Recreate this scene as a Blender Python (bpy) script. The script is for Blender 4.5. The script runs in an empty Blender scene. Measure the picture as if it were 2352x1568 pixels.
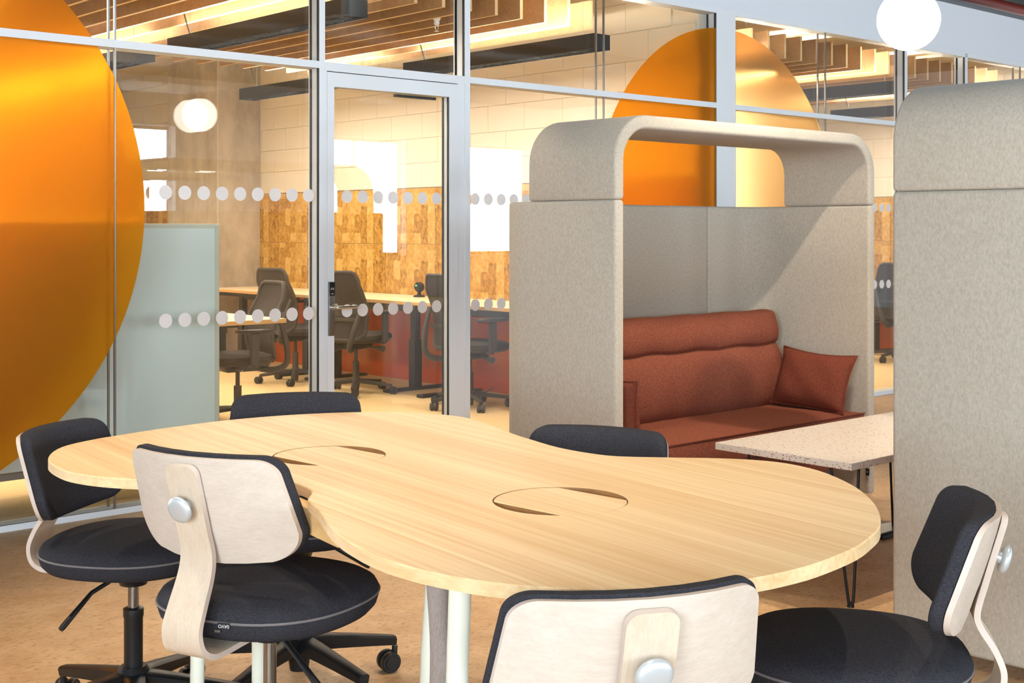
import bpy, bmesh, math, random
from mathutils import Vector, Matrix
random.seed(7)
S = bpy.context.scene
COL = S.collection
FZ = -0.028            # floor level while building; everything is lifted so the floor ends at 0
R = math.radians
# ------------------------------------------------------------------ camera, world, light, exposure
cam = bpy.data.objects.new('camera', bpy.data.cameras.new('camera'))
COL.objects.link(cam)
cam.data.sensor_width = 36.0
cam.data.lens = 36.0 * 2970 / 2352
cam.data.shift_y = -(784 - 529) / 2352.0
cam.data.clip_start = 0.05
cam.data.clip_end = 200
cam.location = (0, 0, 1.3)
cam.rotation_euler = (R(90), 0, -math.atan2(0.6718, 0.7408))
S.camera = cam
S.view_settings.view_transform = 'Standard'
S.view_settings.look = 'None'
S.view_settings.gamma = 1.0
S.view_settings.use_curve_mapping = False
S.view_settings.exposure = 0.5
cy = S.cycles
cy.use_denoising = True
cy.max_bounces = 8
cy.diffuse_bounces = 3
cy.glossy_bounces = 3
cy.transmission_bounces = 5
cy.transparent_max_bounces = 24
cy.caustics_reflective = False
cy.caustics_refractive = False
cy.sample_clamp_indirect = 6.0
cy.use_adaptive_sampling = True
cy.adaptive_threshold = 0.02

SKY = 19.0
w = bpy.data.worlds.new('sky'); S.world = w; w.use_nodes = True
w.node_tree.nodes['Background'].inputs[0].default_value = (0.76, 0.88, 1.0, 1)
w.node_tree.nodes['Background'].inputs[1].default_value = SKY

WALL_Y = -9.0                      # window wall behind the camera
WIN = [(-3.0, -1.3), (0.4, 2.1), (3.8, 5.5), (6.3, 7.9), (8.9, 10.7), (13.95, 15.7), (17.4, 19.1)]
WIN_L_ADDED = [(-8.0, -5.6), (-5.0, -2.6), (-2.0, 0.4)]   # unseen left wall windows, added for more side light (y range)
for y0, y1 in WIN_L_ADDED:
    L = bpy.data.lights.new('window_portal', 'AREA'); L.shape = 'RECTANGLE'
    L.size = y1 - y0; L.size_y = 2.3; L.cycles.is_portal = True
    o = bpy.data.objects.new('window_portal', L); COL.objects.link(o)
    o.location = (-4.0 + 0.02, (y0 + y1) / 2, 1.95); o.rotation_euler = (R(90), 0, R(-90))
for x0, x1 in WIN:                 # sky portals in the real window openings
    L = bpy.data.lights.new('window_portal', 'AREA'); L.shape = 'RECTANGLE'
    L.size = x1 - x0; L.size_y = 2.3; L.cycles.is_portal = True
    o = bpy.data.objects.new('window_portal', L); COL.objects.link(o)
    o.location = ((x0 + x1) / 2, WALL_Y + 0.02, 1.95); o.rotation_euler = (R(90), 0, 0)

WARM = (1.0, 0.89, 0.74)
def spot(x, y, z, tx, ty, tz, power, size=58, blend=0.5, col=(1.0, 0.86, 0.68), rad=0.03):
    L = bpy.data.lights.new('spot_lamp', 'SPOT'); L.energy = power; L.color = col
    L.spot_size = R(size); L.spot_blend = blend; L.shadow_soft_size = rad
    o = bpy.data.objects.new('spot_lamp', L); COL.objects.link(o)
    o.location = (x, y, z)
    o.rotation_euler = (Vector((tx, ty, tz)) - Vector((x, y, z))).to_track_quat('-Z', 'Y').to_euler()
    return o
SPOTS = [  # (x, y, target x, target y, power)
    (0.7, 1.1, 1.5, 1.9, 62), (2.9, 1.0, 2.1, 1.8, 76), (0.6, 3.0, 1.7, 2.9, 76),
    (3.0, 3.0, 2.1, 2.6, 84), (4.6, 2.2, 4.6, 3.55, 160), (1.0, 4.9, 1.3, 3.6, 80), (3.2, 4.9, 3.3, 4.4, 70), (4.3, 2.6, 4.5, 2.9, 110),  # last one is an added lamp that brightens the terrazzo top
]
SPOT_Z = 3.45
for x, y, tx, ty, p in SPOTS:
    spot(x, y, SPOT_Z - 0.14, tx, ty, 0.7, p)

# ------------------------------------------------------------------ materials
def lin(r, g, b):
    f = lambda v: (v / 255 / 12.92) if v <= 10.31 else ((v / 255 + 0.055) / 1.055) ** 2.4
    return (f(r), f(g), f(b), 1)
def mat(name, col, rough=0.6, metal=0.0, spec=0.5, **kw):
    m = bpy.data.materials.new(name); m.use_nodes = True
    b = m.node_tree.nodes['Principled BSDF']
    b.inputs['Base Color'].default_value = col if len(col) == 4 else (*col, 1)
    b.inputs['Roughness'].default_value = rough
    b.inputs['Metallic'].default_value = metal
    b.inputs['Specular IOR Level'].default_value = spec
    for k, v in kw.items():
        b.inputs[k.replace('_', ' ')].default_value = v
    return m
def N(m, t): return m.node_tree.nodes.new(t)
def LK(m, a, b): m.node_tree.links.new(a, b)
def BS(m): return m.node_tree.nodes['Principled BSDF']
def coords(m, scale=(1, 1, 1), rot=(0, 0, 0)):
    t = N(m, 'ShaderNodeTexCoord'); mp = N(m, 'ShaderNodeMapping')
    mp.inputs['Scale'].default_value = scale
    mp.inputs['Rotation'].default_value = rot
    LK(m, t.outputs['Object'], mp.inputs['Vector'])
    return mp.outputs['Vector']
def noise(m, vec, scale, detail=3, rough=0.6):
    n = N(m, 'ShaderNodeTexNoise'); n.inputs['Scale'].default_value = scale
    n.inputs['Detail'].default_value = detail; n.inputs['Roughness'].default_value = rough
    LK(m, vec, n.inputs['Vector']); return n.outputs['Fac']
def ramp(m, fac, stops):
    r = N(m, 'ShaderNodeValToRGB'); e = r.color_ramp.elements
    while len(e) < len(stops): e.new(0.5)
    for k, (p, c) in enumerate(stops):
        e[k].position = p; e[k].color = c if len(c) == 4 else (*c, 1)
    LK(m, fac, r.inputs['Fac']); return r.outputs['Color']
def mix(m, a, b, fac, mode='MIX'):
    x = N(m, 'ShaderNodeMix'); x.data_type = 'RGBA'; x.blend_type = mode
    for sock, v in ((x.inputs[0], fac), (x.inputs[6], a), (x.inputs[7], b)):
        if hasattr(v, 'links'): LK(m, v, sock)
        elif isinstance(v, (int, float)): sock.default_value = v
        else: sock.default_value = v if len(v) == 4 else (*v, 1)
    return x.outputs[2]
def math_(m, op, a, b=None):
    x = N(m, 'ShaderNodeMath'); x.operation = op
    for i, v in enumerate((a, b)):
        if v is None: continue
        if hasattr(v, 'links'): LK(m, v, x.inputs[i])
        else: x.inputs[i].default_value = v
    return x.outputs[0]
def bump(m, fac, strength, dist=0.002):
    b = N(m, 'ShaderNodeBump'); b.inputs['Strength'].default_value = strength
    b.inputs['Distance'].default_value = dist
    LK(m, fac, b.inputs['Height']); LK(m, b.outputs['Normal'], BS(m).inputs['Normal'])

def felt(name, c1, c2, scale=90, stretch=(1, 1, 0.35), b=0.25):
    m = mat(name, c1, 0.95, spec=0.15)
    v = coords(m, stretch)
    n1 = noise(m, v, scale, 4, 0.7)
    LK(m, ramp(m, n1, [(0.3, c1), (0.7, c2)]), BS(m).inputs['Base Color'])
    bump(m, n1, b, 0.002)
    BS(m).inputs['Sheen Weight'].default_value = 0.15
    return m
def weave(name, c1, c2, scale=700, b=0.4, spec=0.15):
    m = mat(name, c1, 0.9, spec=spec)
    a = noise(m, coords(m, (1, 0.22, 1), (0.5, 0.4, 0.7)), scale, 2)
    b_ = noise(m, coords(m, (0.22, 1, 0.5), (0.5, 0.4, 0.7)), scale, 2)
    f = math_(m, 'MULTIPLY', a, b_)
    LK(m, ramp(m, f, [(0.12, c1), (0.42, c2)]), BS(m).inputs['Base Color'])
    bump(m, f, b, 0.0015)
    return m
def wood(name, c1, c2, grain=(40, 1.5, 40), rot=0.0, rough=0.5, stave=0.0, var=0.12, rot3=None):
    m = mat(name, c1, rough, spec=0.35)
    v = coords(m, (1, 1, 1), rot3 or (0, 0, rot))
    mp = N(m, 'ShaderNodeMapping'); mp.inputs['Scale'].default_value = grain
    vec = v
    if stave:
        sx = N(m, 'ShaderNodeSeparateXYZ'); LK(m, v, sx.inputs[0])
        wob = noise(m, v, 0.8, 0)
        fl = math_(m, 'FLOOR', math_(m, 'DIVIDE', sx.outputs[0], stave))
        wn = N(m, 'ShaderNodeTexWhiteNoise'); wn.noise_dimensions = '1D'
        LK(m, fl, wn.inputs['W'])
        off = N(m, 'ShaderNodeVectorMath'); off.operation = 'ADD'
        cb = N(m, 'ShaderNodeCombineXYZ')
        LK(m, math_(m, 'MULTIPLY', wn.outputs['Value'], 7.0), cb.inputs[1])
        LK(m, math_(m, 'MULTIPLY', wn.outputs['Value'], 3.0), cb.inputs[2])
        LK(m, v, off.inputs[0]); LK(m, cb.outputs[0], off.inputs[1]); vec = off.outputs[0]
    LK(m, vec, mp.inputs['Vector'])
    n1 = noise(m, mp.outputs[0], 1.0, 4, 0.65)
    big = N(m, 'ShaderNodeMapping'); big.inputs['Scale'].default_value = tuple(g * 0.22 for g in grain)
    LK(m, vec, big.inputs['Vector'])
    n2 = noise(m, big.outputs[0], 1.0, 2, 0.5)
    f = math_(m, 'ADD', math_(m, 'MULTIPLY', n1, 0.6), math_(m, 'MULTIPLY', n2, 0.4))
    if stave:
        f = math_(m, 'ADD', f, math_(m, 'MULTIPLY', math_(m, 'SUBTRACT', wn.outputs['Value'], 0.5), var))
    LK(m, ramp(m, f, [(0.32, c2), (0.62, c1)]), BS(m).inputs['Base Color'])
    return m
def emit(name, col, s):
    m = bpy.data.materials.new(name); m.use_nodes = True
    m.node_tree.nodes.remove(m.node_tree.nodes['Principled BSDF'])
    e = N(m, 'ShaderNodeEmission'); e.inputs[0].default_value = (*col[:3], 1); e.inputs[1].default_value = s
    LK(m, e.outputs[0], m.node_tree.nodes['Material Output'].inputs[0]); return m
def glass_mat(name, tint, r0=0.045):
    m = bpy.data.materials.new(name); m.use_nodes = True
    m.node_tree.nodes.remove(m.node_tree.nodes['Principled BSDF'])
    lw = N(m, 'ShaderNodeLayerWeight'); lw.inputs['Blend'].default_value = 0.5
    f = math_(m, 'ADD', math_(m, 'MULTIPLY', math_(m, 'POWER', lw.outputs['Facing'], 5.0), 0.9), r0)
    t = N(m, 'ShaderNodeBsdfTransparent'); t.inputs[0].default_value = (*tint, 1)
    g = N(m, 'ShaderNodeBsdfGlossy'); g.inputs['Roughness'].default_value = 0.0
    x = N(m, 'ShaderNodeMixShader')
    LK(m, f, x.inputs[0]); LK(m, t.outputs[0], x.inputs[1]); LK(m, g.outputs[0], x.inputs[2])
    LK(m, x.outputs[0], m.node_tree.nodes['Material Output'].inputs[0]); return m

M = {}
M['white_metal'] = mat('white_powder_coat', lin(226, 228, 230), 0.45)
M['white_wall'] = mat('white_plasterboard', lin(222, 226, 232), 0.8)
M['cream_wall'] = mat('cream_paint', lin(218, 207, 188), 0.75)
M['black_seal'] = mat('black_seal', lin(22, 20, 18), 0.5)
M['black_metal'] = mat('black_metal', lin(15, 14, 14), 0.5)
M['black_plastic'] = mat('black_plastic', lin(20, 20, 21), 0.42)
M['dark_grey'] = mat('dark_grey_plastic', lin(52, 48, 45), 0.6)
M['steel'] = mat('brushed_steel', lin(205, 203, 198), 0.28, 1.0)
M['grey_steel'] = mat('grey_steel', lin(140, 138, 134), 0.35, 1.0)
M['chrome'] = mat('dark_chrome', lin(150, 148, 146), 0.16, 1.0)
M['silver'] = mat('silver_knob_paint', lin(196, 200, 202), 0.38, 0.4)
M['celadon'] = mat('pale_celadon_paint', lin(226, 225, 206), 0.4)
M['mint'] = mat('mint_glass_panel', lin(230, 248, 243), 0.25)
M['cab_frame'] = mat('pale_cabinet_frame', lin(214, 218, 198), 0.5)
M['leg_grey'] = mat('grey_frame_steel', lin(98, 100, 100), 0.5)
M['glass'] = glass_mat('clear_partition_glass', (0.995, 0.998, 0.995))
M['door_glass'] = glass_mat('clear_door_glass', (0.985, 0.99, 0.985))
M['dot'] = mat('frosted_dot_vinyl', lin(236, 228, 222), 0.6)
# orange window film: rough tinted transmission
m = mat('orange_translucent_film', (1.0, 0.43, 0.008), 0.42, spec=0.3)
BS(m).inputs['Transmission Weight'].default_value = 0.80
BS(m).inputs['IOR'].default_value = 1.22
M['film'] = m
def part_clear(m, tint, f):        # part of the light passes the film unscattered, tinted by it
    t = N(m, 'ShaderNodeBsdfTransparent'); t.inputs[0].default_value = (*tint, 1)
    x = N(m, 'ShaderNodeMixShader'); x.inputs[0].default_value = f
    LK(m, BS(m).outputs[0], x.inputs[1]); LK(m, t.outputs[0], x.inputs[2])
    LK(m, x.outputs[0], m.node_tree.nodes['Material Output'].inputs[0])
part_clear(m, (1.0, 0.55, 0.10), 0.24)
m = mat('pale_amber_translucent_film', (1.0, 0.62, 0.24), 0.38, spec=0.3)
BS(m).inputs['Transmission Weight'].default_value = 0.88
BS(m).inputs['IOR'].default_value = 1.22
M['film_pale'] = m
part_clear(m, (1.0, 0.80, 0.50), 0.22)
M['felt'] = felt('grey_beige_wool_felt', lin(172, 160, 143), lin(196, 186, 170), 130, (1, 1, 0.6), 0.2)
M['felt2'] = felt('light_felt_piping', lin(176, 170, 160), lin(196, 190, 180))
M['terracotta'] = weave('terracotta_sofa_fabric', lin(112, 58, 43), lin(152, 90, 68), 420, 0.35)
M['terracotta_dark'] = weave('dark_terracotta_fabric', lin(100, 48, 34), lin(132, 70, 51), 420, 0.35)
M['navy'] = weave('charcoal_chair_fabric', lin(34, 33, 36), lin(64, 63, 69), 800, 0.5)
M['piping'] = mat('grey_piping', lin(112, 106, 106), 0.7)
M['ash'] = wood('pale_ash_tabletop', lin(236, 208, 162), lin(212, 172, 120), (75, 1.2, 75), R(6.8), 0.42, 0.135, 0.11)
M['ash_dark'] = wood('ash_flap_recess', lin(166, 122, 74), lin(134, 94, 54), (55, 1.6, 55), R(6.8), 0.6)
M['ash_side'] = wood('ash_rail', lin(230, 190, 130), lin(200, 150, 92), (30, 2, 30), R(30), 0.5)
M['birch'] = wood('whitened_birch_veneer', lin(206, 192, 178), lin(193, 178, 162), (3.0, 240, 240), 0, 0.5)
M['birch_v'] = wood('whitened_birch_veneer_upright', lin(210, 192, 170), lin(196, 176, 152), (240, 240, 3), 0, 0.5)
M['ply'] = wood('plywood_edge', lin(214, 198, 184), lin(188, 168, 154), (4, 4, 4), 0, 0.55)
M['baffle'] = wood('brown_board_face', lin(166, 132, 95), lin(144, 110, 76), (60, 60, 60), 0, 0.6)
M['baffle_edge'] = mat('pale_board_edge', lin(214, 184, 138), 0.6)
M['desk_top'] = mat('cream_laminate_desktop', lin(232, 212, 176), 0.45)
M['ply_desk'] = wood('desk_ply_edge', lin(214, 172, 112), lin(176, 128, 74), (2, 2, 200), 0, 0.55)
M['orange_gloss'] = mat('glossy_orange_panel', lin(182, 72, 8), 0.12)
M['mesh_black'] = mat('black_chair_mesh', lin(44, 38, 34), 0.8)
M['globe'] = emit('opal_globe_glow', (1.0, 0.93, 0.82), 9.0)
M['led'] = emit('warm_led_strip', (1.0, 0.84, 0.62), 9.0)
M['louvre_glow'] = emit('louvre_glow', (1.0, 0.84, 0.62), 2.0)
M['green_led'] = emit('green_indicator', (0.1, 1.0, 0.4), 2.0)
M['dark_ceiling'] = mat('dark_soffit_paint', lin(38, 40, 44), 0.9)
M['galv'] = mat('galvanised_duct', lin(150, 152, 155), 0.4, 0.8)
M['red_pipe'] = mat('red_pipe', lin(120, 36, 24), 0.5)
M['white_plastic'] = mat('white_plastic', lin(232, 230, 224), 0.5)
M['printed'] = mat('white_print', lin(220, 220, 220), 0.6)
# linoleum floor
m = mat('warm_tan_linoleum', lin(196, 158, 112), 0.5, spec=0.35)
v = coords(m); n1 = noise(m, v, 7, 6, 0.72); n2 = noise(m, coords(m, (1, 2.2, 1), (0, 0, 0.7)), 34, 4, 0.7)
c = ramp(m, n1, [(0.32, lin(196, 152, 106)), (0.68, lin(222, 184, 138))])
LK(m, mix(m, c, lin(170, 130, 90), ramp(m, n2, [(0.54, (0, 0, 0)), (0.66, (1, 1, 1))])), BS(m).inputs['Base Color'])
M['lino'] = m
m = mat('oatmeal_carpet', lin(214, 186, 136), 0.95, spec=0.1)
v = coords(m); n1 = noise(m, v, 160, 3, 0.7)
LK(m, ramp(m, n1, [(0.3, lin(200, 168, 116)), (0.7, lin(232, 206, 158))]), BS(m).inputs['Base Color']); bump(m, n1, 0.5, 0.004)
M['carpet'] = m
# concrete
m = mat('fair_faced_concrete', lin(170, 158, 140), 0.85, spec=0.2)
v = coords(m, (1, 1, 0.5)); n1 = noise(m, v, 3.5, 6, 0.7); n2 = noise(m, coords(m), 60, 2)
c = ramp(m, n1, [(0.3, lin(150, 138, 122)), (0.7, lin(192, 180, 162))])
LK(m, mix(m, c, lin(110, 98, 84), ramp(m, n2, [(0.68, (0, 0, 0)), (0.75, (0.6, 0.6, 0.6))])), BS(m).inputs['Base Color'])
M['concrete'] = m
# cork
m = mat('patchwork_cork', lin(206, 142, 62), 0.7, spec=0.2)
tc = N(m, 'ShaderNodeTexCoord'); mp = N(m, 'ShaderNodeMapping')
LK(m, tc.outputs['Object'], mp.inputs['Vector']); mp.inputs['Rotation'].default_value = (0, R(90), 0)
sp = N(m, 'ShaderNodeSeparateXYZ'); LK(m, tc.outputs['Object'], sp.inputs[0])
cb = N(m, 'ShaderNodeCombineXYZ'); LK(m, sp.outputs[2], cb.inputs[0]); LK(m, sp.outputs[1], cb.inputs[1])
br = N(m, 'ShaderNodeTexBrick'); br.inputs['Scale'].default_value = 1.0
br.inputs['Brick Width'].default_value = 0.17; br.inputs['Row Height'].default_value = 0.098
br.inputs['Mortar Size'].default_value = 0.0; br.offset = 0.43
br.inputs['Color1'].default_value = (0, 0, 0, 1); br.inputs['Color2'].default_value = (1, 1, 1, 1)
LK(m, cb.outputs[0], br.inputs['Vector'])
n1 = noise(m, coords(m, (1, 1, 0.8)), 30, 5, 0.75)
f = math_(m, 'ADD', math_(m, 'MULTIPLY', br.outputs['Color'], 0.30), math_(m, 'MULTIPLY', n1, 0.95))
LK(m, ramp(m, f, [(0.36, lin(108, 72, 26)), (0.52, lin(166, 122, 50)), (0.66, lin(188, 147, 74)), (0.85, lin(210, 175, 110))]), BS(m).inputs['Base Color'])
M['cork'] = m
# terrazzo
m = mat('speckled_terrazzo', lin(222, 208, 192), 0.4)
vo = N(m, 'ShaderNodeTexVoronoi'); vo.inputs['Scale'].default_value = 105.0; vo.inputs['Randomness'].default_value = 1.0
LK(m, coords(m, (1, 1, 1.6)), vo.inputs['Vector'])
sepc = N(m, 'ShaderNodeSeparateColor'); LK(m, vo.outputs['Color'], sepc.inputs[0])
sz = math_(m, 'MULTIPLY', sepc.outputs[0], 0.42)
chip = math_(m, 'LESS_THAN', vo.outputs['Distance'], sz)
pick = math_(m, 'GREATER_THAN', sepc.outputs[1], 0.30)
cc = ramp(m, sepc.outputs[2], [(0.0, lin(150, 96, 58)), (0.4, lin(196, 150, 108)), (0.7, lin(120, 92, 74)), (1.0, lin(232, 222, 210))])
LK(m, mix(m, lin(226, 213, 198), cc, math_(m, 'MULTIPLY', chip, pick)), BS(m).inputs['Base Color'])
M['terrazzo'] = m

# ------------------------------------------------------------------ mesh helpers
def link(name, me, mats, parent=None, smooth=40):
    if not isinstance(mats, (list, tuple)): mats = [mats]
    for x in mats:
        me.materials.append(M[x] if isinstance(x, str) else x)
    if smooth:
        me.polygons.foreach_set('use_smooth', [True] * len(me.polygons))
        me.set_sharp_from_angle(angle=R(smooth))
    o = bpy.data.objects.new(name, me); COL.objects.link(o)
    if parent: o.parent = parent
    return o
class MB:
    def __init__(s): s.v = []; s.f = []; s.m = []
    def add(s, vs, fs, mi=0):
        k = len(s.v); s.v += [tuple(p) for p in vs]
        for f in fs: s.f.append([k + i for i in f]); s.m.append(mi)
        return s
    def box(s, x0, x1, y0, y1, z0, z1, mi=0):
        return s.add([(x, y, z) for x in (x0, x1) for y in (y0, y1) for z in (z0, z1)],
              [(0, 1, 3, 2), (4, 6, 7, 5), (0, 4, 5, 1), (2, 3, 7, 6), (0, 2, 6, 4), (1, 5, 7, 3)], mi)
    def tube(s, pts, r, n=10, mi=0, closed=False):
        pts = [Vector(p) for p in pts]; rr = r if isinstance(r, (list, tuple)) else [r] * len(pts)
        vs = []; L = len(pts); up = None
        for i, p in enumerate(pts):
            if closed: t = (pts[(i + 1) % L] - pts[i - 1])
            else: t = pts[min(i + 1, L - 1)] - pts[max(i - 1, 0)]
            t.normalize()
            if up is None:
                up = Vector((0, 0, 1)) if abs(t.z) < 0.9 else Vector((1, 0, 0))
            a = t.cross(up); a.normalize(); b = a.cross(t); up = b
            for k in range(n):
                an = 2 * math.pi * k / n
                vs.append(p + (a * math.cos(an) + b * math.sin(an)) * rr[i])
        fs = []
        for i in range(L if closed else L - 1):
            j = (i + 1) % L
            for k in range(n):
                fs.append((i * n + k, i * n + (k + 1) % n, j * n + (k + 1) % n, j * n + k))
        if not closed:
            fs.append(tuple(range(n))[::-1]); fs.append(tuple((L - 1) * n + k for k in range(n)))
        return s.add(vs, fs, mi)
    def lathe(s, prof, n=24, c=(0, 0, 0), mi=0, shape=None, axis=None):
        vs = []; fs = []
        for r, z in prof:
            for k in range(n):
                an = 2 * math.pi * k / n
                q = shape(an) if shape else 1.0
                p = Vector((r * q * math.cos(an), r * q * math.sin(an), z))
                if axis is not None: p = axis @ p
                vs.append((p.x + c[0], p.y + c[1], p.z + c[2]))
        for i in range(len(prof) - 1):
            for k in range(n):
                fs.append((i * n + k, i * n + (k + 1) % n, (i + 1) * n + (k + 1) % n, (i + 1) * n + k))
        fs.append(tuple(range(n))[::-1]); fs.append(tuple((len(prof) - 1) * n + k for k in range(n)))
        return s.add(vs, fs, mi)
    def prism(s, poly, z0, z1, mi=0, mside=None):
        n = len(poly)
        s.add([(x, y, z0) for x, y in poly] + [(x, y, z1) for x, y in poly], [tuple(range(n))[::-1], tuple(range(n, 2 * n))], mi)
        k = len(s.v) - 2 * n
        for i in range(n):
            j = (i + 1) % n
            s.f.append([k + i, k + j, k + n + j, k + n + i]); s.m.append(mi if mside is None else mside)
        return s
    def xf(s, mtx):
        s.v = [tuple(mtx @ Vector(p)) for p in s.v]; return s
    def mesh(s, name, bevel=0.0, seg=2, limit=35):
        me = bpy.data.meshes.new(name); me.from_pydata(s.v, [], s.f)
        me.polygons.foreach_set('material_index', s.m)
        bm = bmesh.new(); bm.from_mesh(me)
        bmesh.ops.recalc_face_normals(bm, faces=bm.faces)
        if bevel:
            es = [e for e in bm.edges if len(e.link_faces) == 2 and e.calc_face_angle(0) > R(limit)]
            bmesh.ops.bevel(bm, geom=es, offset=bevel, segments=seg, profile=0.5, affect='EDGES', clamp_overlap=True)
        bm.to_mesh(me); bm.free(); return me
    def build(s, name, mats, parent=None, bevel=0.0, seg=2, smooth=40, limit=35):
        return link(name, s.mesh(name, bevel, seg, limit), mats, parent, smooth)
def tag(o, label=None, cat=None, group=None, kind=None):
    for k, v in (('label', label), ('category', cat), ('group', group), ('kind', kind)):
        if v: o[k] = v
    return o
def empty(name, loc, rz=0.0):
    o = bpy.data.objects.new(name, None); COL.objects.link(o)
    o.location = loc; o.rotation_euler = (0, 0, rz); o.empty_display_size = 0.1
    return o
def thing(name, label, cat, loc=(0, 0, 0), rz=0.0, group=None):
    return tag(empty(name, loc, rz), label, cat, group)
KIDS = {}
def copy_tree(o, parent=None):
    c = o.copy(); COL.objects.link(c); c.parent = parent
    for ch in list(o.children): copy_tree(ch, c)
    return c
def struct(name, mb, mats, parent=None, **kw):
    o = mb.build(name, mats, parent, **kw)
    if parent is None: o['kind'] = 'structure'
    return o
def smooth_closed(P, k=4):
    out = []; n = len(P)
    for i in range(n):
        p0, p1, p2, p3 = (Vector(P[(i + d) % n]) for d in (-1, 0, 1, 2))
        for j in range(k):
            t = j / k
            out.append(0.5 * ((2 * p1) + (p2 - p0) * t + (2 * p0 - 5 * p1 + 4 * p2 - p3) * t * t + (3 * p1 - p0 - 3 * p2 + p3) * t ** 3))
    return out
def smooth_open(P, k=6):
    out = []; n = len(P)
    for i in range(n - 1):
        p0, p1, p2, p3 = (Vector(P[min(max(i + d, 0), n - 1)]) for d in (-1, 0, 1, 2))
        for j in range(k):
            t = j / k
            out.append(0.5 * ((2 * p1) + (p2 - p0) * t + (2 * p0 - 5 * p1 + 4 * p2 - p3) * t * t + (3 * p1 - p0 - 3 * p2 + p3) * t ** 3))
    out.append(Vector(P[-1])); return out
def text_mesh(name, txt, size, mat_, parent, mtx, extrude=0.0003):
    cu = bpy.data.curves.new(name, 'FONT'); cu.body = txt; cu.size = size; cu.extrude = extrude
    cu.align_x = 'CENTER'; cu.align_y = 'CENTER'
    t = bpy.data.objects.new('tmp', cu); COL.objects.link(t)
    dg = bpy.context.evaluated_depsgraph_get()
    me = bpy.data.meshes.new_from_object(t.evaluated_get(dg)); bpy.data.objects.remove(t)
    me.transform(mtx)
    return link(name, me, mat_, parent, 0)

# ------------------------------------------------------------------ setting
PY = 5.72           # front plane of the glass partition
X0, X1 = -4.0, 19.8
CZ = 3.95           # open plan soffit
struct('floor', MB().box(X0, X1, WALL_Y, PY + 0.05, FZ - 0.1, FZ), 'lino', smooth=0)
struct('floor_carpet', MB().box(X0, X1, PY + 0.05, 15.2, FZ - 0.1, FZ), 'carpet', smooth=0)
struct('ceiling', MB().box(X0, X1, WALL_Y, 15.2, CZ, CZ + 0.15), 'dark_ceiling', smooth=0)
struct('wall_right', MB().box(X1, X1 + 0.15, WALL_Y, 15.2, FZ, CZ), 'white_wall', smooth=0)
# window wall behind the camera
wb = MB(); SILL, HEAD = 0.80, 3.10
wb.box(X0, X1, WALL_Y - 0.3, WALL_Y, FZ, SILL); wb.box(X0, X1, WALL_Y - 0.3, WALL_Y, HEAD, CZ)
edges = [X0] + [e for wx in WIN for e in wx] + [X1]
for i in range(0, len(edges), 2):
    wb.box(edges[i], edges[i + 1], WALL_Y - 0.3, WALL_Y, SILL, HEAD)
struct('wall_rear', wb, 'white_wall', smooth=0)
for k, (x0, x1) in enumerate(WIN):
    fr = MB()
    y0, y1 = WALL_Y - 0.22, WALL_Y - 0.15
    fr.box(x0, x0 + 0.06, y0, y1, SILL, HEAD); fr.box(x1 - 0.06, x1, y0, y1, SILL, HEAD)
    fr.box(x0 + 0.06, x1 - 0.06, y0, y1, SILL, SILL + 0.06); fr.box(x0 + 0.06, x1 - 0.06, y0, y1, HEAD - 0.06, HEAD)
    fr.box(x0 + 0.62, x0 + 0.68, y0, y1, SILL + 0.06, HEAD - 0.06)
    wo = struct('window_%d' % (k + 8), fr, 'leg_grey', smooth=0)
    MB().box(x0 + 0.06, x1 - 0.06, y0 + 0.03, y0 + 0.04, SILL + 0.06, HEAD - 0.06).build('glass_pane', 'glass', wo, smooth=0)

wb = MB(); wb.box(X0 - 0.3, X0, WALL_Y, 15.2, FZ, SILL); wb.box(X0 - 0.3, X0, WALL_Y, 15.2, HEAD, CZ)
edges = [WALL_Y] + [e for wx in WIN_L_ADDED for e in wx] + [15.2]
for i in range(0, len(edges), 2):
    wb.box(X0 - 0.3, X0, edges[i], edges[i + 1], SILL, HEAD)
struct('wall_left', wb, 'white_wall', smooth=0)
for k, (y0, y1) in enumerate(WIN_L_ADDED):  # invented openings that let extra daylight in from the left
    fr = MB(); x0, x1 = X0 - 0.22, X0 - 0.15
    fr.box(x0, x1, y0, y0 + 0.06, SILL, HEAD); fr.box(x0, x1, y1 - 0.06, y1, SILL, HEAD)
    fr.box(x0, x1, y0 + 0.06, y1 - 0.06, SILL, SILL + 0.06); fr.box(x0, x1, y0 + 0.06, y1 - 0.06, HEAD - 0.06, HEAD)
    wo = struct('window_%d' % (k + 20), fr, 'leg_grey', smooth=0)
    MB().box(x0 + 0.03, x0 + 0.04, y0 + 0.06, y1 - 0.06, SILL + 0.06, HEAD - 0.06).build('glass_pane', 'glass', wo, smooth=0)

# bulkhead above the partition
GH = 2.815          # top of the glass
b = MB().box(X0, X1, PY, PY + 0.12, 2.85, 3.255)
struct('wall_front', b, 'white_wall', smooth=0)
# partition bays: (x0, x1, kind)
TR0, TR1 = 2.153, 2.190
DISCS = [(1.506, 1.402, 1.325), (7.216, 1.39, 1.325)]
def clip_rect(poly, x0, x1, z0, z1):
    def cl(p, f, inter):
        out = []
        for i in range(len(p)):
            a, b_ = p[i - 1], p[i]
            if f(b_):
                if not f(a): out.append(inter(a, b_))
                out.append(b_)
            elif f(a): out.append(inter(a, b_))
        return out
    def ix(v):
        return lambda a, b_: (v, a[1] + (b_[1] - a[1]) * (v - a[0]) / (b_[0] - a[0]))
    def iz(v):
        return lambda a, b_: (a[0] + (b_[0] - a[0]) * (v - a[1]) / (b_[1] - a[1]), v)
    for f, it in ((lambda p: p[0] >= x0, ix(x0)), (lambda p: p[0] <= x1, ix(x1)), (lambda p: p[1] >= z0, iz(z0)), (lambda p: p[1] <= z1, iz(z1))):
        if poly: poly = cl(poly, f, it)
    return poly
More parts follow.
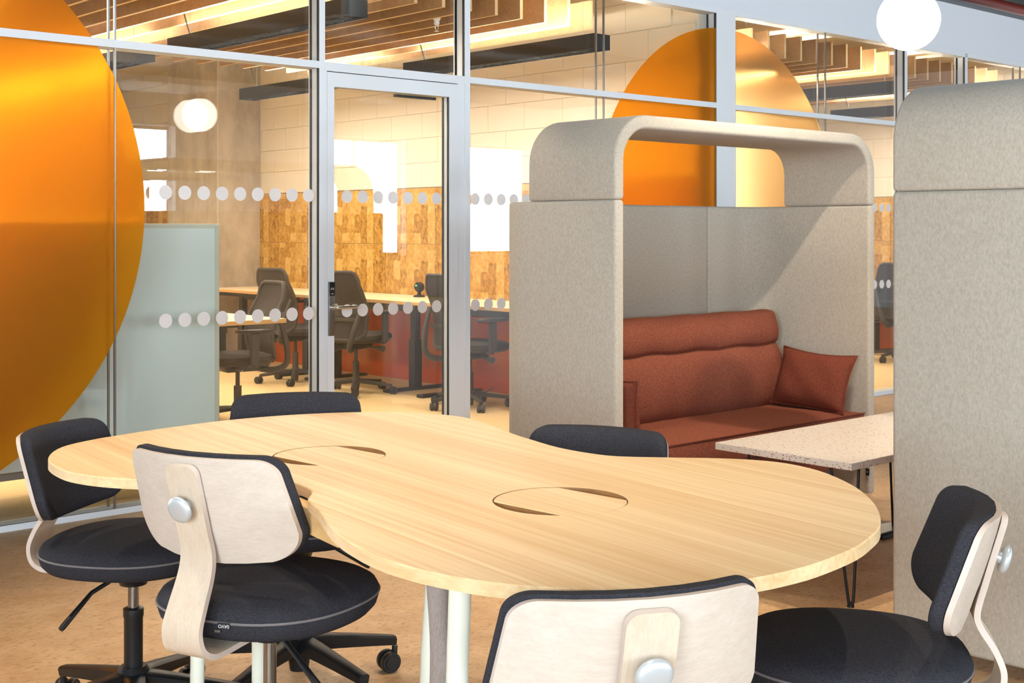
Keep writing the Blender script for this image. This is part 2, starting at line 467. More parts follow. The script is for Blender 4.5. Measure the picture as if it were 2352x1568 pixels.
YZX = Matrix(((1, 0, 0), (0, 0, -1), (0, 1, 0)))   # (x, z, depth) prisms to the wall plane
def wall_prism(poly, y0, y1):
    mb = MB(); mb.prism([(x, z) for x, z in poly], y0, y1)
    mb.v = [(x, d, z) for x, z, d in mb.v]; return mb
dot_me = MB().prism([(0.0345 * math.cos(2 * math.pi * k / 28), 0.0345 * math.sin(2 * math.pi * k / 28)) for k in range(28)], -0.0006, 0)
dot_me.v = [(x, d, z) for x, z, d in dot_me.v]
dot_me = dot_me.mesh('manifestation_dot'); dot_me.materials.append(M['dot'])
def dots(xs, parent):
    for z in (1.483, 0.866):
        for x in xs:
            d = bpy.data.objects.new('manifestation_dot', dot_me); COL.objects.link(d)
            d.parent = parent; d.location = (x, PY + 0.0018, z)
def films(x0, x1, z0, z1, parent):
    for cx, cz, r in DISCS:
        circ = [(cx + r * math.cos(2 * math.pi * k / 160), cz + r * math.sin(2 * math.pi * k / 160)) for k in range(160)]
        p = clip_rect(circ, x0, x1, z0, z1)
        if len(p) > 2: wall_prism(p, PY - 0.0015, PY + 0.0012).build('orange_film', 'film_pale' if x0 > 7.2 else 'film', parent, smooth=0)
def bay(n, x0, x1, dx=(), zbase=0.0, mull_l=True):
    """a double glazed bay: frame, two lower panes, two over panes, film, dots"""
    f = MB()
    f.box(x0, x1, PY - 0.005, PY + 0.10, FZ, 0.0)                      # base rail
    f.box(x0, x1, PY - 0.005, PY + 0.10, TR0, TR1)                      # transom
    f.box(x0, x1, PY - 0.005, PY + 0.10, GH, 2.85)                      # head
    o = struct('window_%d' % n, f, 'white_metal', smooth=0)
    for z0, z1 in ((0.0, TR0), (TR1, GH)):
        g = MB().box(x0 + 0.002, x1 - 0.002, PY + 0.002, PY + 0.012, z0, z1).build('glass_pane', 'glass', o, smooth=0)
        MB().box(x0 + 0.002, x1 - 0.002, PY + 0.070, PY + 0.080, z0, z1).build('glass_pane', 'glass', o, smooth=0)
        films(x0 + 0.004, x1 - 0.004, z0, z1, g)
        if z0 == 0.0 and dx: dots(dx, g)
    return o
def joint(x, o):
    for z0, z1 in ((0.0, TR0), (TR1, GH)):
        for y in (PY + 0.001, PY + 0.069):
            MB().box(x - 0.0045, x + 0.0045, y, y + 0.012, z0, z1).build('glazing_joint', 'grey_steel', o, smooth=0)
def mullion(n, x0, x1, seal=True, z1=GH):
    f = MB().box(x0, x1, PY - 0.006, PY + 0.10, FZ, z1)
    o = struct('trim_%d' % n, f, 'white_metal', bevel=0.0015, seg=1, smooth=0)
    if seal:
        for y in (PY + 0.001, PY + 0.069):
            MB().box(x0 - 0.006, x0, y, y + 0.012, 0, z1).build('black_seal', 'black_seal', o, smooth=0)
            MB().box(x1, x1 + 0.004, y, y + 0.012, 0, z1).build('black_seal', 'black_seal', o, smooth=0)
    return o
S_ = 0.1015
dl = [2.9415 + S_ * k for k in range(9)]
bay(1, 0.40, 1.50); bay(2, 1.536, 2.686); w3 = bay(3, 2.686, 3.817, dl); joint(2.686, w3)
mullion(1, 1.50, 1.536); mullion(2, 3.817, 3.852)
mullion(3, 4.816, 4.856)
w4 = bay(4, 4.856, 5.983, [4.90 + S_ * k for k in range(10)])
w5 = bay(5, 5.983, 7.108, []); joint(5.983, w5)
# post where the office wall meets the glass
p = struct('trim_4', MB().box(7.108, 7.174, PY - 0.006, PY + 0.10, FZ, 2.85).box(7.174, 7.322, PY - 0.002, PY + 0.10, FZ, 2.85), 'white_metal', smooth=0)
for y in (PY + 0.001, PY + 0.069):
    MB().box(7.100, 7.108, y, y + 0.012, 0, GH).build('black_seal', 'black_seal', p, smooth=0)
w6 = bay(6, 7.322, 8.432, [])
w7 = bay(7, 8.432, 9.554, [8.605 + S_ * k for k in range(9)]); joint(8.432, w7)
mullion(5, 9.554, 9.590); mullion(6, 10.535, 10.575)
w8 = bay(17, 10.575, 11.56, [10.62 + S_ * k for k in range(9)]); joint(11.56, w8)
bay(18, 11.56, 12.75)

def door(n, x0, x1, hinge_right=True):
    """glazed door with over panel between two mullions"""
    f = MB()
    f.box(x0, x1, PY - 0.005, PY + 0.10, GH, 2.85)
    f.box(x0, x1, PY - 0.005, PY + 0.10, 2.143, TR1)
    f.box(x0, x0 + 0.012, PY - 0.004, PY + 0.09, FZ, 2.143); f.box(x1 - 0.048, x1, PY + 0.0, PY + 0.09, FZ, 2.143)
    o = struct('door_%d' % n, f, 'white_metal', smooth=0)
    for y in (PY + 0.002, PY + 0.070):
        MB().box(x0, x1, y, y + 0.010, TR1, GH).build('glass_pane', 'door_glass', o, smooth=0)
    for xx in (x0, x1 - 0.006):
        MB().box(xx, xx + 0.006, PY + 0.069, PY + 0.081, TR1, GH).build('black_seal', 'black_seal', o, smooth=0)
    a, b_ = x0 + 0.013, x1 - 0.052
    st = 0.044; sr = 0.064
    lf = MB()
    lf.box(a, a + st, PY - 0.006, PY + 0.06, FZ + 0.01, 2.138); lf.box(b_ - sr, b_, PY - 0.006, PY + 0.06, FZ + 0.01, 2.138)
    lf.box(a + st, b_ - sr, PY - 0.006, PY + 0.06, 2.062, 2.138); lf.box(a + st, b_ - sr, PY - 0.006, PY + 0.06, FZ + 0.01, 0.06)
    leaf = lf.build('door_leaf', 'white_metal', o, smooth=0)
    MB().box(a + st, b_ - sr, PY + 0.000, PY + 0.008, 0.06, 2.062).build('glass_pane', 'door_glass', leaf, smooth=0)
    MB().box(a + st, b_ - sr, PY + 0.048, PY + 0.056, 0.06, 2.062).build('glass_pane', 'door_glass', leaf, smooth=0)
    for y in (PY + 0.001, PY + 0.047):
        MB().box(b_ - sr - 0.006, b_ - sr, y, y + 0.010, 0.06, 2.062).build('black_seal', 'black_seal', leaf, smooth=0)
    for k in range(7):
        pass
    g = [c_ for c_ in leaf.children if c_.name.startswith('glass_pane')][0]
    for z in (1.481, 0.870):
        for k in range(7):
            d = bpy.data.objects.new('manifestation_dot', dot_me); COL.objects.link(d)
            d.parent = leaf; d.location = (x0 + 0.143 + 0.1025 * k, PY - 0.0002, z)
    # lock with reader and lever
    lx = a + 0.022; y = PY - 0.006
    lk = MB().box(lx - 0.019, lx + 0.019, y - 0.012, y, 0.742, 1.028).build('lock_plate', 'grey_steel', leaf, bevel=0.003)
    MB().box(lx - 0.017, lx + 0.017, y - 0.015, y - 0.012, 0.955, 1.024).build('card_reader', 'black_plastic', leaf, bevel=0.002)
    RM = Matrix(((1, 0, 0, lx), (0, 0, -1, y - 0.0155), (0, 1, 0, 1.004 - 0.012), (0, 0, 0, 1)))
    text_mesh('reader_symbol', '((\u2022))', 0.013, 'printed', leaf, RM)
    text_mesh('reader_print', 'salto', 0.009, 'printed', leaf, Matrix.Translation((0, 0, -0.026)) @ RM)
    pts = smooth_open([(lx, y - 0.012, 0.894), (lx, y - 0.045, 0.894), (lx + 0.008, y - 0.056, 0.894), (lx + 0.03, y - 0.058, 0.894), (lx + 0.115, y - 0.058, 0.894), (lx + 0.128, y - 0.056, 0.894), (lx + 0.134, y - 0.045, 0.894), (lx + 0.134, y - 0.014, 0.894)], 3)
    MB().tube(pts, 0.0085, 12).lathe([(0.0, 0), (0.016, 0), (0.016, 0.008), (0, 0.008)], 16, (lx, y - 0.012, 0.894), axis=Matrix(((1, 0, 0), (0, 0, -1), (0, 1, 0)))).build('lever_handle', 'steel', leaf)
    pts = [(lx, y + 0.07, 0.894), (lx, y + 0.105, 0.894), (lx + 0.03, y + 0.118, 0.894), (lx + 0.12, y + 0.118, 0.894)]
    MB().tube(smooth_open(pts, 3), 0.0085, 10).build('lever_handle', 'steel', leaf)
    # closer rail inside
    MB().box(4.36 - 3.852 + x0, x0 + 0.80, PY + 0.057, PY + 0.075, 2.045, 2.060).build('closer_rail', 'black_metal', leaf, smooth=0)
    return o
door(1, 3.852, 4.816); door(2, 9.590, 10.535)

# offices behind the glass
CX1, CX2 = 7.02, 12.78
CORK0, CORK1 = 0.69, 1.67
def cork_wall(side, cx, x_out, y_end):
    wl = struct('wall_%s' % side, MB().box(cx + 0.02, x_out, PY + 0.10, y_end, FZ, 3.20), 'cream_wall', smooth=0)
    pm = MB().box(-0.012, 0.008, 0.0006, 0.8994, 0.001, 0.489).mesh('cork_panel', 0.0012, 1)
    pm.materials.append(M['cork'])
    n = int((y_end - PY - 0.12) / 0.9)
    for i in range(n):
        for r in range(2):
            o = bpy.data.objects.new('cork_panel', pm); COL.objects.link(o); o.parent = wl
            o.location = (cx + 0.012, PY + 0.12 + i * 0.9, CORK0 + r * 0.49)
    bm_ = MB().box(0, 0.02, 0.0008, 0.4392, 0.0008, 0.2152).mesh('block', 0.002, 1); bm_.materials.append(M['cream_wall'])
    for r in range(7):
        k = 0; y = PY + 0.12 - (0.22 if r % 2 else 0)
        while y < y_end - 0.45:
            if y >= PY + 0.1:
                o = bpy.data.objects.new('block', bm_); COL.objects.link(o); o.parent = wl
                o.location = (cx + 0.004, y, CORK1 + 0.006 + r * 0.216)
            y += 0.44
    MB().box(cx + 0.008, cx + 0.02, PY + 0.12, y_end, FZ, CORK0 - 0.002).build('orange_panel', 'orange_gloss', wl, smooth=0)
    return wl
cork_wall('middle', CX1, 7.36, 14.9)
cork_wall('end', CX2, 13.1, 12.0)
struct('wall_side', MB().box(1.30, 1.62, PY + 0.10, 14.9, FZ, 3.20), 'cream_wall', smooth=0)
struct('wall_back', MB().box(1.30, 13.1, 14.9, 15.1, FZ, CZ), 'cream_wall', smooth=0)
struct('trim_7', MB().box(6.53, 7.03, 11.6, 12.66, FZ, CZ), 'concrete', bevel=0.012, seg=1, smooth=0)
def office_ceiling(n, x0, x1, ks):
    c_ = struct('ceiling_%d' % n, MB().box(x0, x1, PY + 0.12, 14.9, 3.12, 3.22), 'cream_wall', smooth=0)
    L = 3.55; z0, z1 = 2.70, 2.90
    me = MB().box(-0.0125, 0.0125, 0, L, z0, z1)
    me.m = [0, 0, 1, 1, 1, 1]
    me = me.mesh('ceiling_baffle'); me.materials.append(M['baffle']); me.materials.append(M['baffle_edge'])
    for k, x in enumerate(ks):
        for y in (6.30,):
            o = bpy.data.objects.new('ceiling_baffle', me); COL.objects.link(o); o.parent = c_
            o.location = (x, y, 0)
    return c_
office_ceiling(1, 1.62, 7.02, [6.46 - 0.221 * k for k in range(22)])
office_ceiling(2, 7.36, 12.78, [12.25 - 0.221 * k for k in range(22)])

# ------------------------------------------------------------------ linear lights in the offices
def bar_light(x, y0, y1, label, group):
    t = thing('linear_pendant', label, 'light', (x, y0, 2.49), 0, group)
    L = y1 - y0
    hb = MB()
    hb.box(-0.075, -0.070, 0, L, 0, 0.10); hb.box(0.070, 0.075, 0, L, 0, 0.10)
    hb.box(-0.070, 0.070, 0, 0.005, 0, 0.10); hb.box(-0.070, 0.070, L - 0.005, L, 0, 0.10)
    hb.box(-0.070, 0.070, 0.005, L - 0.005, 0.055, 0.065)
    hb.build('housing', 'black_metal', t, smooth=0)
    MB().box(-0.05, 0.05, 0.02, L - 0.02, 0.050, 0.054).build('diffuser', 'louvre_glow', t, smooth=0)
    MB().box(-0.05, 0.05, 0.02, L - 0.02, 0.066, 0.070).build('uplight_strip', 'led', t, smooth=0)
    lv = MB()
    n = int(L / 0.05)
    for i in range(n):
        lv.box(-0.069, 0.069, 0.02 + i * 0.05, 0.024 + i * 0.05, 0.006, 0.045)
    lv.box(-0.003, 0.003, 0.01, L - 0.01, 0.008, 0.043)
    lo = lv.build('louvre', 'black_metal', t, smooth=0); lo['kind'] = 'stuff'
    for y in (0.18, L - 0.18):
        MB().tube([(0, y, 0.06), (0, y, 0.63)], 0.0015, 6).build('suspension_wire', 'grey_steel', t)
    MB().tube(smooth_open([(0.0, L - 0.20, 0.07), (-0.02, L - 0.16, 0.2), (-0.05, L - 0.12, 0.40), (-0.06, L - 0.11, 0.63)], 4), 0.005, 6).build('power_cord', 'black_plastic', t)
    # the lamp's own light, up and down
    for up, e, z in ((0, 32, 0.003), (1, 44, 0.075)):
        a = bpy.data.lights.new('bar_lamp', 'AREA'); a.shape = 'RECTANGLE'; a.size = 0.10; a.size_y = L - 0.06
        a.energy = e; a.color = WARM
        ao = bpy.data.objects.new('bar_lamp', a); COL.objects.link(ao); ao.parent = t
        ao.location = (0, L / 2, z); ao.rotation_euler = (R(180) if up else 0, 0, 0)
    return t
bars = [(4.20, 5.92, 8.0, 'black linear pendant nearest the glass, left of the door mullion'),
        (6.15, 5.90, 7.95, 'black linear pendant beside the orange disc, above right of the glass door'),
        (4.20, 8.47, 10.5, 'black linear pendant deep in the office, half behind the large orange disc'),
        (6.15, 8.40, 10.4, 'short-looking black linear pendant above the concrete column and cork wall'),
        (2.25, 8.47, 10.5, 'black linear pendant in the second row, added to brighten the office behind the left orange disc'),  # extra lamp, added so the left film looks brighter
        (4.20, 11.2, 13.2, 'black linear pendant added at the back of the office to light its rear wall'),  # extra lamp, added because the rear wall was dim
        (2.25, 5.92, 8.0, 'black linear pendant blurred behind the left orange disc'),
        (8.05, 6.0, 8.0, 'black linear pendant blurred behind the right half of the second orange disc'),
        (10.0, 6.0, 8.0, 'upper black linear pendant in the far office under the baffles'),
        (10.0, 8.5, 10.5, 'lower black linear pendant deep in the far office'),
        (11.95, 6.0, 8.0, 'black linear pendant at the far end of the far office')]
for x, y0, y1, lb in bars:
    bar_light(x, y0, y1, lb, 'linear pendants in the offices')

# sprinkler head on the baffles
t = thing('fire_sprinkler', 'white and steel fire sprinkler hanging between the baffles above the door', 'sprinkler', (5.40, 6.70, 2.625))
MB().lathe([(0.026, 0.095), (0.028, 0.08), (0.019, 0.07), (0.019, 0.045), (0.012, 0.038)], 14).build('body', 'white_plastic', t)
MB().tube([(0.008, 0, 0.04), (0.014, 0, 0.02), (0.0, 0, 0.0), (-0.014, 0, 0.02), (-0.008, 0, 0.04)], 0.003, 6).build('frame_arm', 'steel', t)
MB().lathe([(0.0, -0.004), (0.016, -0.003), (0.016, -0.001), (0, 0.0)], 12).build('deflector', 'steel', t)
MB().tube([(0, 0, 0.09), (0, 0, 0.50)], 0.010, 8).build('drop_pipe', 'white_plastic', t)

# ------------------------------------------------------------------ cabinet behind the glass
t = thing('storage_cabinet', 'pale mint storage cabinet standing on a grey frame just behind the glass', 'cabinet', (2.40, 6.03, FZ))
MB().box(-2.2, 0.97, 0, 0.45, 0.202, 1.345).build('carcass', 'mint', t, smooth=0)
MB().box(-2.2, 0.972, -0.012, 0.0, 0.202, 1.34).build('back_panel', 'mint', t, bevel=0.001, seg=1, smooth=0)
MB().box(-2.2, 0.995, -0.016, 0.46, 1.340, 1.362).build('top_panel', 'cab_frame', t, bevel=0.002, seg=1, smooth=0)
MB().box(0.972, 0.995, -0.016, 0.46, 0.196, 1.340).build('end_panel', 'cab_frame', t, smooth=0)
MB().box(-2.2, 0.99, -0.01, 0.03, 0.165, 0.196).box(-2.2, 0.99, 0.41, 0.45, 0.165, 0.196).build('base_frame', 'leg_grey', t, smooth=0)
for x in (-2.1, -0.42, 0.94):
    for y in (0.0, 0.42):
        MB().box(x - 0.0175, x + 0.0175, y - 0.005, y + 0.03, 0, 0.165).build('leg', 'leg_grey', t, smooth=0)

# ------------------------------------------------------------------ office desks
def wall_desk(x, y0, y1, label, group, cx):
    t = thing('wall_desk', label, 'desk', (x, (y0 + y1) / 2, FZ), 0, group)
    h = (y1 - y0) / 2 - 0.003; d = cx - 0.012 - x
    mb = MB().box(0, d, -h, h, 0.733, 0.758); mb.m = [1, 1, 1, 1, 0, 0]
    mb.build('desktop', ['desk_top', 'ply_desk'], t, smooth=0)
    MB().box(0.10, 0.16, -h + 0.1, h - 0.1, 0.69, 0.73).build('beam', 'black_metal', t, smooth=0)
    MB().box(0.20, 0.30, -h + 0.25, h - 0.45, 0.66, 0.685).build('cable_tray', 'black_metal', t, smooth=0)
    for s in (-1, 1):
        y = s * (h - 0.22)
        MB().box(0.29, 0.37, y - 0.04, y + 0.04, 0.02, 0.42).box(0.30, 0.36, y - 0.032, y + 0.032, 0.42, 0.733).build('leg_column', 'black_metal', t, bevel=0.003, seg=1, smooth=0)
        MB().box(0.02, d - 0.03, y - 0.04, y + 0.04, 0.0, 0.025).build('foot', 'black_metal', t, bevel=0.006, seg=1, smooth=0)
    return t
WD = 'desks along the cork wall'
wall_desk(6.32, 6.70, 8.31, 'cream-topped desk against the cork wall, right of the glass door mullion', WD, CX1)
wall_desk(6.32, 8.31, 9.92, 'cream-topped desk against the cork wall, seen through the glass door', WD, CX1)
wall_desk(6.32, 9.92, 11.53, 'cream-topped desk against the cork wall next to the concrete column', WD, CX1)
wall_desk(12.05, 6.4, 8.0, 'cream-topped desk in the far office, seen between the two booths', WD, CX2)
wall_desk(12.05, 8.0, 9.6, 'far desk hidden deeper in the far office along its cork wall', WD, CX2)
t = thing('standing_desk', 'pale sit-stand desk with black legs beside the mint cabinet', 'desk', (4.525, 7.155, FZ))
mb = MB().box(-0.80, 0, 0, 1.60, 0.733, 0.760); mb.m = [1, 1, 1, 1, 0, 0]
mb.build('desktop', ['desk_top', 'ply_desk'], t, smooth=0)
MB().box(-0.44, -0.36, 0.12, 1.48, 0.68, 0.72).build('beam', 'black_metal', t, smooth=0)
for y in (0.24, 1.36):
    MB().box(-0.45, -0.37, y - 0.04, y + 0.04, 0.02, 0.44).box(-0.44, -0.38, y - 0.032, y + 0.032, 0.44, 0.70).build('leg_column', 'dark_grey', t, bevel=0.003, seg=1, smooth=0)
    MB().box(-0.78, -0.04, y - 0.04, y + 0.04, 0.0, 0.03).build('foot', 'black_metal', t, bevel=0.006, seg=1, smooth=0)
    MB().prism([(-0.50, 0.733), (-0.32, 0.733), (-0.36, 0.66), (-0.46, 0.66)], y - 0.035, y + 0.035).xf(Matrix(((1, 0, 0, 0), (0, 0, 1, 0), (0, 1, 0, 0), (0, 0, 0, 1)))).build('bracket', 'dark_grey', t, smooth=0)

# ------------------------------------------------------------------ office task chairs
def star_base(n_arm, r, z_hub, z_end, rot, hub_r=0.035, w0=0.028, w1=0.016, h0=0.05, h1=0.03):
    mb = MB()
    mb.lathe([(0.0, z_hub - 0.10), (hub_r * 0.8, z_hub - 0.10), (hub_r, z_hub - 0.05), (hub_r * 1.25, z_hub), (hub_r, z_hub + 0.012), (0, z_hub + 0.012)], 20)
    for k in range(n_arm):
        a = rot + 2 * math.pi * k / n_arm; ca, sa = math.cos(a), math.sin(a)
        vs = []; fs = []; st = 7
        for i in range(st):
            f = i / (st - 1); q = 0.02 + (r - 0.02) * f
            ww = w0 + (w1 - w0) * f ** 0.7; hh = h0 + (h1 - h0) * f; zt = z_hub + (z_end - z_hub) * (f ** 1.15)
            for (u, v) in ((-1, -1), (-1, 0.55), (-0.6, 1), (0.6, 1), (1, 0.55), (1, -1)):
                x, y = q, u * ww * (0.75 if v < 0 else 1)
                z = zt + (0 if v == 1 else -0.006 if v > 0 else -hh)
                vs.append((x * ca - y * sa, x * sa + y * ca, z))
        for i in range(st - 1):
            for k2 in range(6):
                fs.append((i * 6 + k2, i * 6 + (k2 + 1) % 6, (i + 1) * 6 + (k2 + 1) % 6, (i + 1) * 6 + k2))
        fs.append(tuple(range(6))[::-1]); fs.append(tuple((st - 1) * 6 + k2 for k2 in range(6)))
        mb.add(vs, fs)
    return mb
def caster_mesh(r=0.031, top=0.075):
    mb = MB()
    AX = Matrix(((0, 0, 1), (1, 0, 0), (0, 1, 0)))
    for s in (-1, 1):
        mb.lathe([(0.0, 0.030 * s), (r * 0.62, 0.030 * s), (r * 0.66, 0.027 * s), (r * 0.9, 0.027 * s), (r, 0.022 * s), (r, 0.010 * s), (r * 0.9, 0.006 * s), (0, 0.006 * s)], 20, (0, 0, r), 0, None, AX)
    mb.lathe([(0.0, -0.006), (r * 0.75, -0.006), (r * 0.75, 0.006), (0, 0.006)], 12, (0, 0, r), 0, None, AX)
    mb.tube([(0, -0.018, r + 0.008), (0, -0.020, top)], 0.009, 10)
    return mb.mesh('caster')
CASTER = caster_mesh(); CASTER.materials.append(M['black_plastic'])
CASTER.polygons.foreach_set('use_smooth', [True] * len(CASTER.polygons)); CASTER.set_sharp_from_angle(angle=R(40))
def add_casters(base, r, rot, seed):
    rnd = random.Random(seed)
    for k in range(5):
        a = rot + 2 * math.pi * k / 5
        c_ = bpy.data.objects.new('caster', CASTER); COL.objects.link(c_); c_.parent = base
        sw = rnd.uniform(0, 6.28)
        c_.rotation_euler = (0, 0, sw)
        c_.location = (r * math.cos(a) - 0.020 * math.sin(sw), r * math.sin(a) + 0.020 * math.cos(sw), 0)
def task_chair(label, loc, face, base_rot, seed):
    """black office task chair, local +Y is the facing direction"""
    t = thing('task_chair', label, 'chair', loc, face, 'black task chairs in the offices')
    base = star_base(5, 0.31, 0.115, 0.085, base_rot, 0.03, 0.022, 0.014, 0.03, 0.025).build('base', 'dark_grey', t)
    add_casters(base, 0.31, base_rot, seed)
    MB().tube([(0, 0, 0.05), (0, 0, 0.26)], 0.027, 14).tube([(0, 0, 0.26), (0, 0, 0.38)], 0.015, 12).build('column', 'dark_grey', t)
    MB().box(-0.09, 0.09, -0.14, 0.12, 0.365, 0.415).build('mechanism', 'black_plastic', t, bevel=0.015)
    MB().tube([(0.09, 0.02, 0.385), (0.19, 0.02, 0.375), (0.20, 0.02, 0.375), (0.26, 0.02, 0.37)], [0.007, 0.009, 0.02, 0.024], 12).build('tilt_knob', 'dark_grey', t)
    MB().tube([(-0.09, 0.06, 0.395), (-0.22, 0.06, 0.39)], 0.006, 8).build('height_lever', 'grey_steel', t)
    sh = lambda an: 1 / ((abs(math.cos(an)) ** 3.2 + abs(math.sin(an)) ** 3.2) ** (1 / 3.2))
    MB().lathe([(0.0, 0.415), (0.20, 0.418), (0.235, 0.432), (0.25, 0.455), (0.243, 0.482), (0.20, 0.497), (0.0, 0.492)], 36, (0, 0.03, 0), shape=sh).build('seat', 'mesh_black', t)
    def back(u, v):                    # u -1..1 across, v 0..1 upwards
        wdt = 0.205 + 0.030 * math.sin(v * math.pi * 0.9) - 0.03 * v
        z = 0.45 + 0.545 * v
        y = -0.235 - 0.06 * v + 0.055 * math.sin(math.pi * min(1, v * 1.25)) + 0.05 * u * u * (1 - 0.3 * v)
        return Vector((u * wdt, y, z))
    nu, nv = 9, 11; vs = []; fs = []
    for i in range(nv):
        for j in range(nu):
            vs.append(back(-1 + 2 * j / (nu - 1), i / (nv - 1)))
    k0 = len(vs); vs += [p_ + Vector((0, -0.006, 0)) for p_ in vs]
    for i in range(nv - 1):
        for j in range(nu - 1):
            a = i * nu + j; q = (a, a + 1, a + nu + 1, a + nu)
            fs.append(q); fs.append(tuple(k0 + x for x in q[::-1]))
    MB().add(vs, fs).build('back_mesh', 'mesh_black', t, smooth=60)
    ring = [back(-1, v / 10) for v in range(1, 10)] + [back(-0.93, 0.975), back(-0.8, 1)] + [back(u / 4, 1) for u in range(-2, 3)] + [back(0.8, 1), back(0.93, 0.975)] + [back(1, v / 10) for v in range(9, 0, -1)] + [back(0.8, 0.02)] + [back(u / 4, 0) for u in range(2, -3, -1)] + [back(-0.8, 0.02)]
    MB().tube([p_ + Vector((0, -0.003, 0)) for p_ in ring], 0.015, 8, closed=True).build('back_frame', 'dark_grey', t)
    # swept support loops behind the back
    for s in (-1, 1):
        MB().tube(smooth_open([(s * 0.05, -0.10, 0.39), (s * 0.10, -0.22, 0.37), (s * 0.15, -0.30, 0.42), (s * 0.19, -0.275, 0.58), (s * 0.215, -0.215, 0.74)], 4), [0.022] * 13 + [0.018] * 4, 8).build('back_support', 'dark_grey', t)
    MB().box(-0.19, 0.19, -0.235, -0.215, 0.60, 0.63).build('lumbar_bar', 'dark_grey', t, bevel=0.006)
    for s in (-1, 1):
        arm = MB().tube([(s * 0.20, 0.0, 0.43), (s * 0.285, 0.0, 0.43), (s * 0.285, 0.0, 0.47)], 0.018, 8)
        arm.box(s * 0.285 - 0.016, s * 0.285 + 0.016, -0.03, 0.03, 0.43, 0.655)
        arm.build('arm_post', 'dark_grey', t, bevel=0.004, seg=1)
        MB().box(s * 0.285 - 0.04, s * 0.285 + 0.04, -0.12, 0.13, 0.655, 0.682).build('armrest', 'black_plastic', t, bevel=0.012)
    return t
task_chair('black mesh task chair at the cork-wall desk left of the door frame', (6.20, 9.66, FZ), R(-90 + 6), 0.5, 1)
task_chair('black mesh task chair at the cork-wall desk, seen through the glass door behind the lever', (6.15, 8.68, FZ), R(-90 + 20), 0.2, 2)
task_chair('black mesh task chair half hidden by the right-hand door jamb', (6.30, 7.42, FZ), R(-90 - 4), 0.9, 3)
task_chair('black padded task chair tucked under the end of the sit-stand desk', (4.62, 7.93, FZ), R(90 - 7), 0.3, 4).scale = (1, 1, 0.965)
task_chair('black task chair in the far office, glimpsed between the booths', (11.75, 7.12, FZ), R(-90 + 35), 0.4, 5)

# desk phone-like scanner with a green light
t = thing('desk_scanner', 'small black device with a green light on the desk behind the glass door', 'device', (6.86, 8.75, FZ + 0.758))
MB().lathe([(0.0, 0), (0.05, 0), (0.05, 0.012), (0.018, 0.02), (0.014, 0.05), (0, 0.05)], 18).build('stand', 'black_plastic', t)
MB().lathe([(0.0, -0.03), (0.04, -0.025), (0.045, 0.0), (0.04, 0.022), (0, 0.026)], 18, (0, 0, 0.085), axis=Matrix(((0, 0, -1), (1, 0, 0), (0, 1, 0)))).build('head', 'black_plastic', t)
MB().box(-0.031, -0.025, 0.0, 0.012, 0.092, 0.104).build('indicator', 'green_led', t, smooth=0)

# floor cables below the wall desk
t = tag(MB().tube(smooth_open([(6.80, 7.72, 0.05), (6.72, 7.80, FZ + 0.02), (6.60, 7.95, FZ + 0.007), (6.50, 8.02, FZ + 0.007), (6.42, 7.95, FZ + 0.007)], 6), 0.006, 6).build('power_cable', 'black_plastic'),
        'black power cable lying on the carpet under the wall desks', 'cable')
